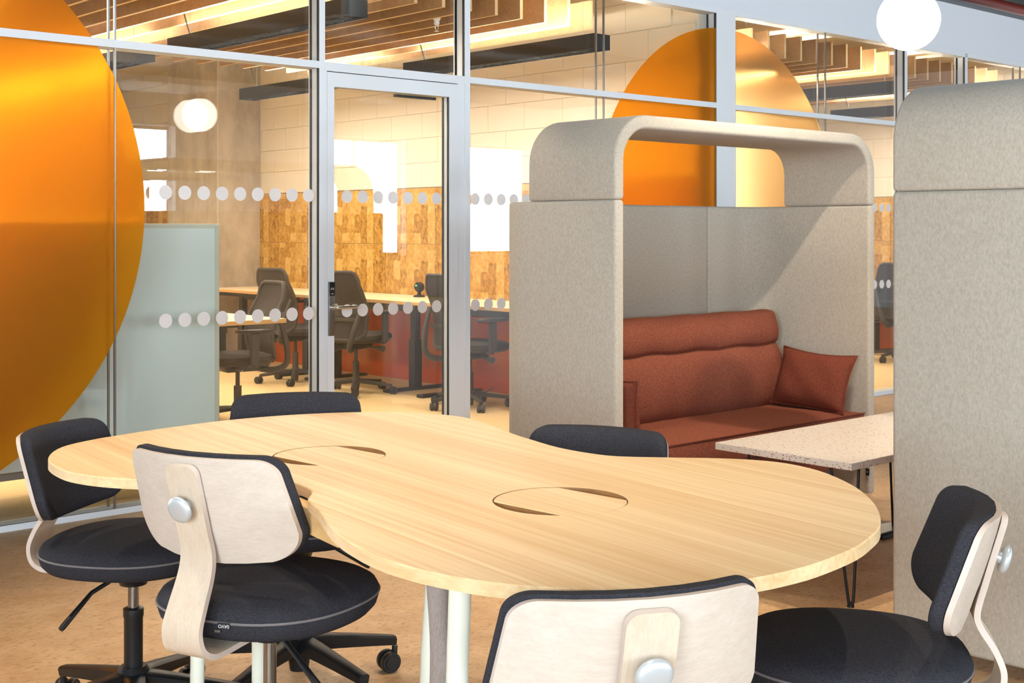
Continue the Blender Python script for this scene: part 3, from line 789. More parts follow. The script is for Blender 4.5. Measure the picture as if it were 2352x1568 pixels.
# ------------------------------------------------------------------ sofa booths
def plan_u(side):
    """plan outline of one L-shaped corner panel (side -1 left, 1 right); front at y=0"""
    W, D, T, Rr = 0.92, 0.74, 0.055, 0.20
    out = []
    o_ = [(W, 0.0), (W, D - Rr)] + [(W - Rr + Rr * math.cos(a * math.pi / 16), D - Rr + Rr * math.sin(a * math.pi / 16)) for a in range(1, 8)] + [(W - Rr, D), (0.492, D)]
    ri = Rr - T
    i_ = [(0.492, D - T), (W - Rr, D - T)] + [(W - Rr + ri * math.cos(a * math.pi / 16), D - Rr + ri * math.sin(a * math.pi / 16)) for a in range(7, 0, -1)] + [(W - T, D - Rr), (W - T, 0.0)]
    return [(side * x, y) for x, y in o_ + i_]
def booth(label, loc, rz):
    t = thing('sofa_booth', label, 'booth', loc, rz)
    z0, z1 = 0.053, 1.4492
    for s in (-1, 1):
        MB().prism(plan_u(s), z0, z1).build('corner_panel', 'felt', t, bevel=0.014, seg=3, smooth=50, limit=50)
    MB().box(-0.488, 0.488, 0.685, 0.74, z0, z1).build('back_panel', 'felt', t, bevel=0.014, seg=3, smooth=50)
    # canopy arch
    W, T, Rr, a0, a1 = 0.92, 0.055, 0.19, 1.4498, 1.790
    o_ = [(W, a0), (W, a1 - Rr)] + [(W - Rr + Rr * math.cos(a * math.pi / 20), a1 - Rr + Rr * math.sin(a * math.pi / 20)) for a in range(1, 10)] + [(W - Rr, a1)]
    o_ = o_ + [(-x, z) for x, z in o_[::-1]]
    ri = Rr - T
    i_ = [(W - T, a0), (W - T, a1 - Rr)] + [(W - Rr + ri * math.cos(a * math.pi / 20), a1 - Rr + ri * math.sin(a * math.pi / 20)) for a in range(1, 10)] + [(W - Rr, a1 - T)]
    i_ = i_ + [(-x, z) for x, z in i_[::-1]]
    mb = MB().prism(o_ + i_[::-1], 0.0, 0.50)
    mb.v = [(x, y, z) for x, z, y in mb.v]
    mb.build('canopy', 'felt', t, bevel=0.013, seg=3, smooth=50, limit=50)
    # seat
    MB().box(-0.855, 0.855, 0.05, 0.66, 0.19, 0.325).build('seat_base', 'terracotta', t, bevel=0.015)
    # seat cushion with crowned top
    nx, ny = 24, 10; vs = []; fs = []
    for i in range(nx + 1):
        for j in range(ny + 1):
            u, v = i / nx, j / ny
            e = min(1, 9 * min(u, 1 - u) * 1.6) * min(1, 6 * min(v, 1 - v))
            vs.append((-0.855 + 1.71 * u, 0.02 + 0.66 * v, 0.444 + 0.014 * e))
    for i in range(nx):
        for j in range(ny):
            a = i * (ny + 1) + j; fs.append((a, a + ny + 1, a + ny + 2, a + 1))
    sc_ = MB().box(-0.857, 0.857, 0.018, 0.682, 0.330, 0.446).add(vs, fs).build('seat_cushion', 'terracotta', t, bevel=0.012, limit=60, smooth=50)
    MB().tube([(-0.855, 0.017, 0.445), (0.855, 0.017, 0.445)], 0.003, 6).build('seam_piping', 'terracotta_dark', sc_)
    # back cushion, lens-like profile with a tucked channel
    prof = smooth_open([(0.46, 0.448), (0.430, 0.50), (0.418, 0.60), (0.432, 0.70), (0.462, 0.752), (0.468, 0.762), (0.452, 0.775), (0.445, 0.83), (0.470, 0.905), (0.50, 0.922), (0.56, 0.925), (0.60, 0.915)], 3)
    prof = [(p_[0], p_[1]) for p_ in prof] + [(0.68, 0.905), (0.68, 0.448)]
    n = 40; vs = []; fs = []; K = len(prof); rnd = random.Random(3)
    ph = [rnd.uniform(0, 6) for _ in range(6)]
    for i in range(n + 1):
        u = i / n; x = -0.785 + 1.57 * u
        endp = 1 - 0.06 * (max(0, abs(u - 0.5) * 2 - 0.93) / 0.07) ** 2
        for k, (y, z) in enumerate(prof):
            wv = 0.003 * math.sin(u * 50 + ph[0] + z * 9) + 0.003 * math.sin(u * 23 + ph[1] - z * 14)
            dz = 0.004 * math.sin(u * 31 + ph[2]) * (1 if 0.73 < z < 0.79 else 0.4)
            sl = 0.028 * max(0, min(1, (z - 0.45) / 0.47))      # side slopes in towards the top
            vs.append((x * (1 - sl * 0.6), 0.68 - (0.68 - y) * endp + wv * (1 if y < 0.6 else 0), z + dz * (1 if k < K - 2 else 0)))
    for i in range(n):
        for k in range(K):
            fs.append((i * K + k, i * K + (k + 1) % K, (i + 1) * K + (k + 1) % K, (i + 1) * K + k))
    fs.append(tuple(range(K))); fs.append(tuple(n * K + k for k in range(K))[::-1])
    MB().add(vs, fs).build('back_cushion', 'terracotta', t, smooth=55)
    for sx in (-0.50, 0.50):
        for sy in (0.30, 0.62):
            MB().tube([(sx, sy, 0.0), (sx, sy, 0.19)], [0.016, 0.022], 12).build('leg', 'black_metal', t)
    for sx in (-0.892, 0.892):
        for sy in (0.08, 0.62):
            MB().tube([(sx, sy, 0.0), (sx, sy, 0.06)], [0.014, 0.016], 12).build('foot', 'birch', t)
    return t
b1 = booth('grey felt sofa booth with canopy and terracotta seat facing the meeting table', (4.61, 3.47, FZ), 0)
MB().box(0.857, 0.8645, -0.004, 0.012, 0.145, 0.178).box(0.8565, 0.8570, 0.0, 0.008, 0.160, 0.164, 1).build('label_tag', ['black_plastic', 'printed'], b1, smooth=0)
b2 = copy_tree(b1); b2.location = (4.519, 2.245, FZ); b2.rotation_euler = (0, 0, R(182.8))
for c_ in list(b2.children):
    if c_.name.startswith('label_tag'): bpy.data.objects.remove(c_)
b2['label'] = 'tall grey felt booth seen from its plain side at the right edge'

def pillow(label, mtx, seed):
    n = 16; L_, H_, D_ = 0.205, 0.145, 0.07; rnd = random.Random(seed); vs = []; fs = []
    for side in (1, -1):
        for i in range(n + 1):
            for j in range(n + 1):
                u = -1 + 2 * i / n; v = -1 + 2 * j / n
                pin = 1 - (0.13 if v > 0 else 0.03) * (1 - u * u) * abs(v) ** 3
                pin2 = 1 - 0.09 * (1 - v * v) * abs(u) ** 3
                d = ((1 - abs(u) ** 2.6) * (1 - abs(v) ** 2.6)) ** 0.55
                wr = 0.004 * math.sin(7 * u + 5 * v + seed) * d
                vs.append((u * L_ * pin2, v * H_ * pin, side * (D_ * d + wr)))
    m_ = (n + 1) ** 2
    for s in (0, 1):
        for i in range(n):
            for j in range(n):
                a = s * m_ + i * (n + 1) + j; q = (a, a + n + 1, a + n + 2, a + 1)
                fs.append(q if s == 0 else q[::-1])
    o = MB().add(vs, fs)
    me = o.mesh('cushion')
    bm = bmesh.new(); bm.from_mesh(me); bmesh.ops.remove_doubles(bm, verts=bm.verts, dist=0.0004); bm.to_mesh(me); bm.free()
    ob = link('cushion', me, 'terracotta_dark', None, 70)
    edge = []
    for i in range(n): edge.append(vs[i * (n + 1)])
    for j in range(n): edge.append(vs[n * (n + 1) + j])
    for i in range(n, 0, -1): edge.append(vs[i * (n + 1) + n])
    for j in range(n, 0, -1): edge.append(vs[j])
    MB().tube(edge, 0.004, 6, closed=True).build('piping', 'terracotta_dark', ob)
    ob.matrix_world = mtx
    return tag(ob, label, 'cushion', 'lumbar cushions in the booth')
# axes: long edge along Y, leaning against the right panel
def frame_m(loc, ex, ey):
    ex = Vector(ex).normalized(); ey = Vector(ey); ey = (ey - ex * ey.dot(ex)).normalized(); ez = ex.cross(ey)
    return Matrix(((ex.x, ey.x, ez.x, loc[0]), (ex.y, ey.y, ez.y, loc[1]), (ex.z, ey.z, ez.z, loc[2]), (0, 0, 0, 1)))
pillow('dark terracotta cushion leaning on the right side of the booth', frame_m((5.345, 3.70, 0.572), (0.06, -1, -0.06), (0.36, 0.05, 1)), 2)
pillow('dark terracotta cushion mostly hidden by the left side of the booth', frame_m((3.822, 3.66, 0.572), (-0.02, -1, -0.06), (-0.16, 0, 1)), 5)

# ------------------------------------------------------------------ coffee table
t = thing('coffee_table', 'speckled terrazzo coffee table on black hairpin legs between the booths', 'table', (4.515, 2.832, FZ))
MB().box(-0.63, 0.63, -0.30, 0.30, 0.494, 0.520).build('tabletop', 'terrazzo', t, bevel=0.0015, seg=1, smooth=0)
for sx in (-1, 1):
    for sy in (-1, 1):
        x, y = sx * 0.52, sy * 0.21
        f = (sx * 0.565, sy * 0.255)
        pts = [(x - sx * 0.03, y + sy * 0.03, 0.494), (f[0] - sx * 0.012, f[1] + sy * 0.006, 0.06), (f[0] - sx * 0.006, f[1] + sy * 0.0, 0.014), (f[0] + sx * 0.0, f[1] - sy * 0.006, 0.014), (f[0] + sx * 0.002, f[1] - sy * 0.014, 0.06), (x + sx * 0.03, y - sy * 0.05, 0.494)]
        MB().tube(smooth_open(pts, 4), 0.0055, 8).lathe([(0, 0), (0.013, 0), (0.012, 0.007), (0, 0.009)], 12, (f[0], f[1], 0)).build('hairpin_leg', 'black_metal', t)
t = thing('floor_box', 'low dark floor box on the floor beside the far leg of the terrazzo table', 'floor box', (5.02, 3.10, FZ))
MB().box(-0.12, 0.12, -0.06, 0.06, 0, 0.022).build('box', 'black_metal', t, bevel=0.004, seg=1)
MB().box(-0.11, 0.11, -0.05, 0.05, 0.022, 0.026).build('lid', 'grey_steel', t, bevel=0.001, seg=1)

# ------------------------------------------------------------------ meeting table
TP = [(1.273, 3.078), (1.317, 3.155), (1.381, 3.221), (1.483, 3.269), (1.543, 3.283), (1.649, 3.309), (1.762, 3.325), (1.906, 3.335), (2.068, 3.313), (2.192, 3.269), (2.282, 3.219), (2.368, 3.154), (2.428, 3.049), (2.452, 2.966), (2.453, 2.892), (2.406, 2.73), (2.355, 2.592), (2.321, 2.471), (2.292, 2.35), (2.29, 2.234), (2.311, 2.16), (2.382, 2.075), (2.469, 1.98), (2.516, 1.905), (2.535, 1.824), (2.511, 1.718), (2.448, 1.609), (2.377, 1.52), (2.28, 1.428), (2.183, 1.358), (2.113, 1.317), (2.053, 1.293), (1.956, 1.263), (1.84, 1.247), (1.757, 1.245), (1.66, 1.258), (1.563, 1.291), (1.488, 1.337), (1.427, 1.392), (1.374, 1.449), (1.333, 1.522), (1.306, 1.613), (1.296, 1.713), (1.303, 1.798), (1.320, 1.875), (1.338, 1.938), (1.363, 2.003), (1.397, 2.075), (1.430, 2.142), (1.452, 2.2), (1.474, 2.250), (1.525, 2.315), (1.545, 2.43), (1.51, 2.54), (1.44, 2.61), (1.365, 2.655), (1.308, 2.678), (1.256, 2.765), (1.233, 2.855), (1.236, 2.935), (1.250, 3.013)]
TC = (1.88, 2.29)
t = thing('meeting_table', 'large cloud-shaped pale ash meeting table on celadon legs', 'table', (TC[0], TC[1], FZ))
tl = [(p_[0] - TC[0], p_[1] - TC[1]) for p_ in smooth_closed(TP, 3)]
GA = math.atan2(-0.993, 0.118)            # grain direction
FL = [(1.795, 2.645), (1.842, 1.885)]
FRAD = 0.138
# top with round cut-outs: built with bmesh triangle fill
def top_mesh():
    bm = bmesh.new()
    def loop(pts, z):
        vs = [bm.verts.new((x, y, z)) for x, y in pts]
        return vs, [bm.edges.new((vs[i - 1], vs[i])) for i in range(len(vs))]
    circ = [[(fx - TC[0] + FRAD * math.cos(2 * math.pi * k / 56), fy - TC[1] + FRAD * math.sin(2 * math.pi * k / 56)) for k in range(56)] for fx, fy in FL]
    zt, zb = 0.778, 0.755
    ins = []
    # 2 mm rounding on the rim
    n = len(tl)
    for i in range(n):
        a, b_, c_ = Vector(tl[i - 1]), Vector(tl[i]), Vector(tl[(i + 1) % n])
        d = (c_ - a).normalized(); nn = Vector((-d.y, d.x)); ins.append(tuple(b_ - nn * 0.0025))
    sgn = sum(tl[i - 1][0] * tl[i][1] - tl[i][0] * tl[i - 1][1] for i in range(n))
    if sgn > 0:
        ins = [(2 * tl[i][0] - ins[i][0], 2 * tl[i][1] - ins[i][1]) for i in range(n)]
    vt, et = loop(ins, zt); geo = list(et); cl = []
    for c_ in circ:
        v_, e_ = loop(c_, zt); geo += e_; cl.append(v_)
    bmesh.ops.triangle_fill(bm, use_beauty=True, use_dissolve=False, edges=geo)
    vm = [bm.verts.new((x, y, zt - 0.0025)) for x, y in tl]; vb = [bm.verts.new((x, y, zb)) for x, y in tl]
    for i in range(n):
        bm.faces.new((vt[i - 1], vt[i], vm[i], vm[i - 1])); bm.faces.new((vm[i - 1], vm[i], vb[i], vb[i - 1]))
    bm.faces.new(vb)
    for v_ in cl:
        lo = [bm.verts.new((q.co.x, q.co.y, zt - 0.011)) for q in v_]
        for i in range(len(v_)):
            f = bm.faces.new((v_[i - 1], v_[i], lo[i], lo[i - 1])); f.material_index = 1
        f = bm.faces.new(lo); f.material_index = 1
    bmesh.ops.recalc_face_normals(bm, faces=bm.faces)
    me = bpy.data.meshes.new('tabletop'); bm.to_mesh(me); bm.free(); return me
link('tabletop', top_mesh(), ['ash', 'ash_dark'], t, 30)
for fx, fy in FL:
    r = FRAD - 0.0022
    pts = [(r * math.cos(2 * math.pi * k / 72), r * math.sin(2 * math.pi * k / 72)) for k in range(72)]
    # finger slots: straight chords on both sides, turned a little from the grain
    sa = GA - R(2.5)
    loc_ = []
    for x, y in pts:
        u = x * math.cos(sa) + y * math.sin(sa); v_ = -x * math.sin(sa) + y * math.cos(sa)
        v_ = max(-0.099, min(0.099, v_)); 
        loc_.append((u * math.cos(sa) - v_ * math.sin(sa) + fx - TC[0], u * math.sin(sa) + v_ * math.cos(sa) + fy - TC[1]))
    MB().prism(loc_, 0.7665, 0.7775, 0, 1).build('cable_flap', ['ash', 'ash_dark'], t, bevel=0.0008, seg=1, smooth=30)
def leg(x, y, dx, dy):
    bx, by = x - TC[0], y - TC[1]
    MB().tube([(bx - dx, by - dy, 0.755), (bx - dx * 0.4, by - dy * 0.4, 0.45), (bx, by, 0.0)], [0.0205, 0.0195, 0.0165], 20).build('leg', 'celadon', t)
leg(1.604, 2.96, -0.01, 0.03); leg(1.570, 2.60, -0.01, 0.0); leg(1.433, 1.738, -0.04, -0.02); leg(1.674, 2.122, -0.03, 0.02); leg(2.10, 1.60, 0.03, -0.02)
def rail(p0, p1, z=0.728):
    a = Vector((p0[0] - TC[0], p0[1] - TC[1], z)); b_ = Vector((p1[0] - TC[0], p1[1] - TC[1], z)); d = (b_ - a)
    L_ = d.length; an = math.atan2(d.y, d.x)
    MB().box(0, L_, -0.016, 0.016, -0.027, 0.027).xf(Matrix.Translation(a) @ Matrix.Rotation(an, 4, 'Z')).build('under_rail', 'ash_side', t, bevel=0.002, seg=1, smooth=0)
rail((1.57, 2.72), (1.475, 2.12)); rail((2.1, 2.95), (2.1, 1.7))
# cable sleeve
sl = [(1.553, 1.918, 0.7545 + FZ), (1.546, 1.915, 0.60), (1.558, 1.919, 0.42), (1.550, 1.913, 0.25), (1.543, 1.911, 0.1), (1.543, 1.911, FZ)]
tag(MB().tube(smooth_open(sl, 5), [0.021 + 0.003 * math.sin(i * 0.7) for i in range(26)], 16).build('cable_sleeve', felt('grey_sleeve_cloth', lin(138, 124, 116), lin(162, 148, 140), 300)),
    'grey fabric cable sleeve hanging from the table to the floor', 'cable sleeve')

# ------------------------------------------------------------------ meeting chairs
OUT = []
def back_outline(n=72):
    """half widths: narrower at the top, rounder lower corners (x, z about the centre)"""
    pts = []
    def corner(cx, cz, r, a0, a1, k=9):
        return [(cx + r * math.cos(R(a0 + (a1 - a0) * i / k)), cz + r * math.sin(R(a0 + (a1 - a0) * i / k))) for i in range(k + 1)]
    right = corner(0.157, 0.090, 0.046, 90, 8) + corner(0.133, -0.050, 0.086, -4, -74)
    right = [(0.0, 0.137), (0.06, 0.137), (0.11, 0.1365)] + right
    right = right + [(0.10, -0.1395), (0.05, -0.1435), (0.0, -0.145)]
    left = [(-x, z) for x, z in right[::-1]][1:-1]
    P = right + left
    return [(x * 0.95, z * 0.81) for x, z in P]
BO = back_outline()
def back_surface(x, z):
    """offset along local y of the shell: wraps forward at the sides, leans back upward"""
    return 0.072 * (abs(x) / 0.22) ** 2 - 0.32 * z + (0.30 * z * z)
def shell_mesh(inset, y_front, y_back, dome, rings=(0.0, 0.35, 0.62, 0.78, 0.87, 0.92, 0.95, 0.97, 0.985, 0.995, 1.0)):
    K = len(BO); vs = []; fs = []
    def pt(s, p, front):
        x, z = p[0] * s * (1 - inset), p[1] * s * (1 - inset)
        y = back_surface(x, z)
        if front: y += y_front + dome * (0.68 * max(0.0, 1 - s ** 14) ** 0.5 + 0.32 * (1 - s ** 3))
        else: y += y_back
        return (x, y, z)
    for front in (1, 0):
        for s in rings[1:]:
            for p_ in BO: vs.append(pt(s, p_, front))
    c0 = len(vs); vs.append(pt(0, BO[0], 1)); vs.append(pt(0, BO[0], 0))
    nr = len(rings) - 1
    for fr in (0, 1):
        off = fr * nr * K
        for i in range(K):
            j = (i + 1) % K
            q = (c0 + fr, off + i, off + j); fs.append(q)
            for r in range(nr - 1):
                fs.append((off + r * K + i, off + (r + 1) * K + i, off + (r + 1) * K + j, off + r * K + j))
    side = []
    a0, b0 = (nr - 1) * K, nr * K + (nr - 1) * K
    for i in range(K):
        j = (i + 1) % K; side.append((a0 + i, b0 + i, b0 + j, a0 + j))
    return vs, fs, side
def meeting_chair(label, loc, rz, base_rot, raise_=0.0, lower=0.0, seed=1, lever=1, branded=False):
    t = thing('meeting_chair', label, 'chair', loc, rz, None)
    s0 = 0.02 - lower
    base = star_base(5, 0.30, 0.150, 0.105, base_rot, 0.034, 0.030, 0.018, 0.045, 0.026).build('base', 'black_plastic', t)
    add_casters(base, 0.30, base_rot, seed)
    MB().lathe([(0.0, 0.06), (0.024, 0.06), (0.025, 0.29), (0.027, 0.295), (0.027, 0.315), (0.020, 0.318), (0, 0.318)], 24).build('column_sleeve', 'black_plastic', t)
    MB().tube([(0, 0, 0.315), (0, 0, 0.395 + s0)], 0.0145, 20).build('gas_lift', 'chrome', t)
    MB().lathe([(0.0, 0.36), (0.036, 0.36), (0.040, 0.372), (0.060, 0.39), (0.095, 0.408), (0.10, 0.415), (0, 0.415)], 24, (0, 0, s0)).build('seat_mount', 'black_plastic', t)
    sx = lever
    MB().tube([(sx * 0.03, -0.02, 0.392 + s0), (sx * 0.11, -0.06, 0.362 + s0), (sx * 0.205, -0.085, 0.30 + s0), (sx * 0.212, -0.087, 0.295 + s0)], [0.006, 0.006, 0.0085, 0.007], 10).build('lever', 'black_plastic', t)
    # seat cushion
    ex = 2.35
    sh = lambda an: 1 / ((abs(math.cos(an)) ** ex + abs(math.sin(an)) ** ex) ** (1 / ex))
    Rs = 0.230
    prof = [(0.0, 0.410), (0.55, 0.410), (0.80, 0.413), (0.92, 0.421), (0.975, 0.435), (0.997, 0.452), (1.0, 0.460), (0.992, 0.472), (0.965, 0.482), (0.90, 0.491), (0.78, 0.498), (0.55, 0.503), (0.3, 0.505), (0.0, 0.505)]
    cu = MB().lathe([(r * Rs, z + s0) for r, z in prof], 56, shape=sh).build('seat_cushion', 'navy', t, smooth=60)
    ring = []
    for k in range(72):
        an = 2 * math.pi * k / 72; ring.append((Rs * 1.002 * sh(an) * math.cos(an), Rs * 1.002 * sh(an) * math.sin(an), 0.462 + s0))
    MB().tube(ring, 0.0028, 6, closed=True).build('piping', 'piping', cu)
    # plywood spine
    rs = raise_
    P = smooth_open([(-0.289, 0.776 + rs), (-0.271, 0.715 + rs), (-0.251, 0.645 + rs), (-0.236, 0.588 + rs), (-0.242, 0.550 + rs * 0.5 + s0 * 0.5), (-0.268, 0.498 + s0), (-0.284, 0.455 + s0), (-0.276, 0.418 + s0), (-0.250, 0.399 + s0), (-0.215, 0.396 + s0), (-0.14, 0.402 + s0), (-0.05, 0.408 + s0)], 5)
    n = len(P); vs = []; fs = []; th = 0.012
    tot = sum((P[i + 1] - P[i]).length for i in range(n - 1)); acc = 0
    ext = []
    # finer steps near the rounded top
    first = (P[1] - P[0]).normalized(); fine = [P[0] + first * d for d in (0.0, 0.001, 0.003, 0.006, 0.010, 0.015, 0.021)]
    P = fine + [p_ for p_ in P if (p_ - P[0]).length > 0.024]
    n = len(P); acc = 0
    for i in range(n):
        if i: acc += (P[i] - P[i - 1]).length
        d = (P[min(i + 1, n - 1)] - P[max(i - 1, 0)]).normalized(); nn = Vector((d.y, -d.x))
        wd = 0.040 + 0.011 * min(1, max(0, (acc - 0.16) / 0.25))
        rc = 0.022
        if acc < rc: wd -= rc - math.sqrt(max(0, rc * rc - (rc - acc) ** 2))
        c1 = P[i] + nn * th / 2; c2 = P[i] - nn * th / 2
        vs += [(-wd, c1[0], c1[1]), (wd, c1[0], c1[1]), (wd, c2[0], c2[1]), (-wd, c2[0], c2[1])]
    mb = MB(); k = 4
    mb.v = vs
    for i in range(n - 1):
        for e in range(4):
            mb.f.append([i * k + e, i * k + (e + 1) % 4, (i + 1) * k + (e + 1) % 4, (i + 1) * k + e]); mb.m.append(0 if e in (0, 2) else 1)
    mb.f.append([0, 1, 2, 3]); mb.m.append(1); mb.f.append([(n - 1) * k + e for e in range(4)]); mb.m.append(1)
    mb.build('spine', ['birch_v', 'ply'], t, smooth=35)
    # back: shell and pad, centre at z 0.695
    zc = 0.680 + rs; yc = -0.247
    vs, fs, sd = shell_mesh(0.0, 0.006, -0.006, 0.0)
    mb = MB().add(vs, fs, 0); mb.add([], [])
    for q in sd: mb.f.append(list(q)); mb.m.append(1)
    mb.xf(Matrix.Translation((0, yc, zc))).build('back_shell', ['birch', 'ply'], t, smooth=35)
    vs, fs, sd = shell_mesh(-0.012, 0.025, 0.0065, 0.024)
    mb = MB().add(vs, fs, 0)
    for q in sd: mb.f.append(list(q)); mb.m.append(0)
    mb.xf(Matrix.Translation((0, yc, zc + 0.005))).build('back_pad', 'navy', t, smooth=75)
    # spacer and knob
    AX = Matrix(((1, 0, 0), (0, -0.98, -0.2), (0, -0.2, 0.98))) @ Matrix(((1, 0, 0), (0, 0, 1), (0, 1, 0)))
    AXK = Matrix.Rotation(R(90 + 17), 3, 'X')
    kn = [(0.0, 0.035), (0.018, 0.035), (0.025, 0.0325), (0.0285, 0.028), (0.0285, 0.024), (0.024, 0.020), (0.012, 0.018), (0.011, 0.0), (0, 0.0)]
    kz = 0.693 + rs; ky = -0.266
    MB().lathe(kn, 28, (0, ky, kz), axis=AXK).build('knob', 'silver', t, smooth=50)
    MB().lathe([(0, 0), (0.020, 0), (0.020, 0.03), (0, 0.03)], 16, (0, ky + 0.036, kz - 0.006), axis=AXK).build('spacer', 'black_plastic', t, smooth=30)
    if branded:
        an = R(-75)
        q = Rs * sh(an); px_, py_ = q * math.cos(an), q * math.sin(an)
        tn = Vector((-math.sin(an), math.cos(an), 0)); no = Vector((math.cos(an), math.sin(an), 0))
        up = Vector((0, 0, 1))
        base_p = Vector((px_, py_, 0.457 + s0)) + no * 0.0035
        mx = Matrix(((tn.x, up.x, no.x, base_p.x), (tn.y, up.y, no.y, base_p.y), (tn.z, up.z, no.z, base_p.z), (0, 0, 0, 1)))
        MB().box(-0.014, 0.014, -0.006, 0.007, -0.0006, 0.0006).xf(mx).build('brand_tag', 'black_plastic', cu, smooth=0)
        text_mesh('brand_print', 'SAVO', 0.0095, 'printed', cu, mx @ Matrix.Translation((0, 0.0005, 0.0010)) @ Matrix.Rotation(math.pi, 4, 'Z'))
        MB().box(-0.020, -0.008, -0.013, -0.007, -0.001, 0.002).build('zip_pull', 'grey_steel', cu, bevel=0.001, seg=1, smooth=0)
        z = [c_ for c_ in cu.children if c_.name.startswith('zip_pull')][0]; z.data.transform(mx)
    return t
def fr(deg): return R(deg - 90)
CH = [('charcoal and birch swivel chair at the left end of the table, seat towards the right', (1.579, 3.254), -54.2, 0.55, 0.0, 0.0, 1, False),
      ('charcoal swivel chair with full birch back and spine at the front left of the table', (1.527, 2.482), 20.5, 0.15, 0.08, -0.045, 1, True),
      ('swivel chair in the foreground at bottom centre, only its birch back showing', (1.484, 1.455), 62.8, 0.4, 0.024, 0.0, 1, False),
      ('swivel chair seen side-on at the right end of the table, charcoal pad facing left', (2.246, 1.465), 125.0, 0.2, 0.0, 0.0, 1, False),
      ('charcoal swivel chair behind the far left table edge, before the glass door', (2.073, 3.209), -120.2, 0.9, 0.027, 0.0, -1, False),
      ('charcoal swivel chair behind the far table edge, in front of the sofa booth', (2.325, 2.347), -157.2, 0.1, -0.005, 0.0, 1, False)]
for i, (lb, (x, y), deg, br_, rs, lo_, lev, bd) in enumerate(CH):
    c_ = meeting_chair(lb, (x, y, FZ), fr(deg), br_, rs, lo_, i + 1, lev, bd)
    c_['group'] = 'swivel chairs around the meeting table'

# ------------------------------------------------------------------ pendant globes
def globe(label, x, y, z=2.155, r=0.125):
    t = thing('globe_pendant', label, 'light', (x, y, z), 0, 'opal globe pendants')
    prof = [(r * math.sin(math.pi * k / 24), -r * math.cos(math.pi * k / 24)) for k in range(25)]
    MB().lathe([(max(a, 0.0005), b_) for a, b_ in prof], 40).build('globe', 'globe', t)
    MB().lathe([(0.0, r - 0.004), (0.045, r - 0.012), (0.042, r + 0.03), (0.012, r + 0.05), (0, r + 0.05)], 20).build('cap', 'black_metal', t)
    MB().tube([(0, 0, r + 0.045), (0, 0, CZ - z)], 0.003, 8).build('cord', 'black_plastic', t)
    return t
globe('glowing opal globe pendant above the right-hand booth', 4.72, 2.808)
globe('distant opal globe pendant, seen only as a reflection in the glass', 9.8, -6.27)

# ------------------------------------------------------------------ ceiling services
tag(MB().tube([(X0 + 0.2, 6.6, 3.66), (X1 - 0.2, 6.6, 3.66)], 0.055, 12).build('sprinkler_main', 'red_pipe'), 'dark red service pipe above the bulkhead at top right', 'pipe')
t = thing('duct', 'galvanised air duct above the bulkhead at top right', 'duct', (6.6, 7.6, 3.62))
MB().box(-9.8, 9.8, -0.3, 0.3, -0.16, 0.16).build('casing', 'dark_ceiling', t, smooth=0)
MB().box(3.4, 3.44, -0.31, 0.31, -0.17, 0.17).box(6.4, 6.44, -0.31, 0.31, -0.17, 0.17).build('flange', 'galv', t, smooth=0)
for k, (x, y) in enumerate([(10.6, 6.35), (11.3, 6.4)]):
    tag(MB().tube([(x, y, 3.0), (x, y, CZ)], 0.006, 6).build('hanger_rod', 'galv'), ['left', 'right'][k] + ' thin steel hanger rod above the bulkhead at top right', 'rod')
t = thing('round_duct', 'round silver duct over the open plan, seen as a reflection in the glass', 'duct', (5.0, -1.2, 3.6))
MB().tube([(-8.5, 0, 0), (11.5, 0, 0)], 0.2, 20).build('casing', 'galv', t)
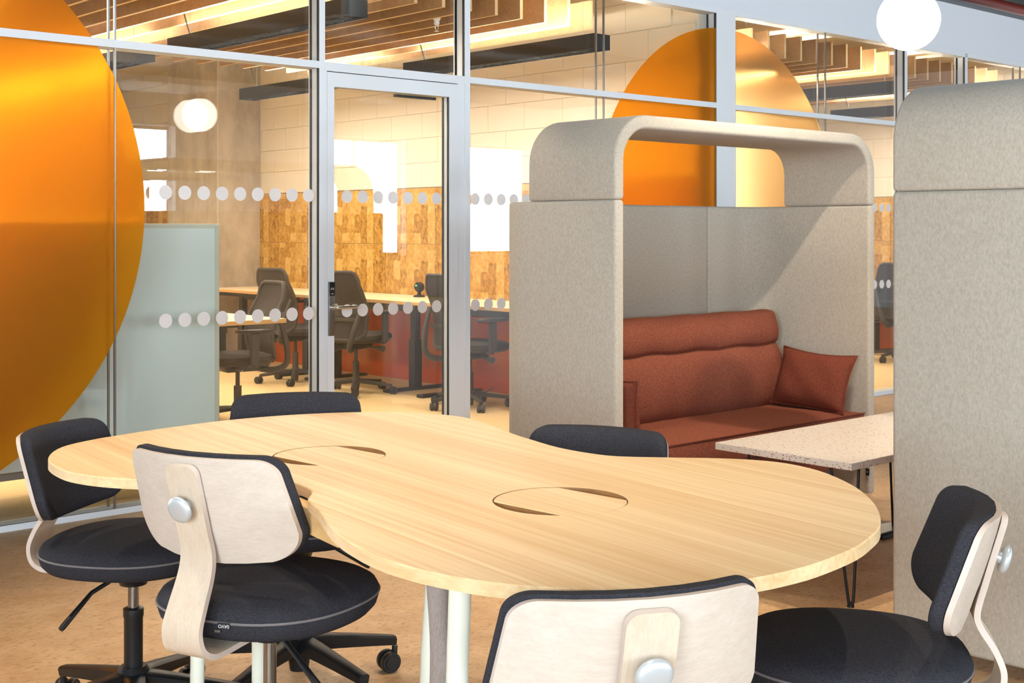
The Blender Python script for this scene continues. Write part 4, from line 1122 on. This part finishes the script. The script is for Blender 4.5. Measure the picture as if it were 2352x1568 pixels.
def swirl(label, x, y, z=3.2):
    t = thing('swirl_diffuser', label, 'vent', (x, y, z), 0, 'round ceiling diffusers reflected in the glass')
    MB().lathe([(0.0, 0.0), (0.06, 0.0), (0.30, 0.004), (0.31, 0.03), (0.20, 0.12), (0.15, 0.15), (0.15, CZ - z), (0, CZ - z)], 36).build('plate', 'white_plastic', t)
    s_ = MB()
    for k in range(24):
        a = 2 * math.pi * k / 24; ca, sa = math.cos(a), math.sin(a)
        s_.add([(0.08 * ca + 0.006 * sa, 0.08 * sa - 0.006 * ca, -0.0015), (0.08 * ca - 0.006 * sa, 0.08 * sa + 0.006 * ca, -0.0015), (0.26 * ca - 0.012 * sa + 0.0 * ca, 0.26 * sa + 0.012 * ca, 0.0015), (0.26 * ca + 0.012 * sa, 0.26 * sa - 0.012 * ca, 0.0015)], [(0, 1, 2, 3)])
    so = s_.build('slots', 'black_plastic', t, smooth=0); so['kind'] = 'stuff'
swirl('round white swirl diffuser reflected high in the pane over the door', 7.3, 1.3)
swirl('round white swirl diffuser reflected in the glass door', 11.4, -4.0)
swirl('round white swirl diffuser reflected right of the glass door', 9.2, -1.8)
swirl('round white swirl diffuser reflected beside the large left orange disc', 4.4, -2.4)
# ceiling rafts and linear lights over the open plan (seen as reflections)
for k, (x, y) in enumerate([(3.0, -3.5), (7.0, -3.5), (11.0, -3.5), (5.0, -6.5), (9.0, -6.5)]):
    t = thing('ceiling_raft', 'slatted white ceiling raft reflected in the glass, ' + ['left one of the near row', 'middle one of the near row', 'right one of the near row', 'left one of the far row', 'right one of the far row'][k], 'ceiling raft', (x, y, 3.45), 0, 'slatted rafts over the open plan')
    for j in range(10):
        MB().box(-1.0, 1.0, -0.6 + j * 0.13, -0.6 + j * 0.13 + 0.05, 0, 0.03).build('slat', 'white_plastic', t, smooth=0)
    for sx in (-0.8, 0.8):
        MB().tube([(sx, 0, 0.03), (sx, 0, CZ - 3.45)], 0.004, 6).build('hanger', 'galv', t)
# track spotlights that light the table; the last is added for the coffee table
where = ['left front', 'right front', 'left middle', 'right middle', 'booth', 'left rear', 'right rear', 'coffee table (added to brighten it)']
for k, (x, y, tx, ty, p) in enumerate(SPOTS):
    t = thing('spotlight', 'black ceiling spotlight over the %s of the meeting area' % where[k], 'light', (x, y, SPOT_Z), 0, 'ceiling spotlights over the table')
    MB().lathe([(0.0, -0.02), (0.045, -0.02), (0.045, -0.12), (0.042, -0.12), (0.040, -0.04), (0, -0.04)], 20).build('housing', 'black_metal', t)
    MB().tube([(0, 0, -0.02), (0, 0, CZ - SPOT_Z)], 0.010, 8).build('stem', 'black_metal', t)

# ------------------------------------------------------------------ lift so that the floor is z = 0
for o in S.objects:
    if o.parent is None: o.location.z -= FZ
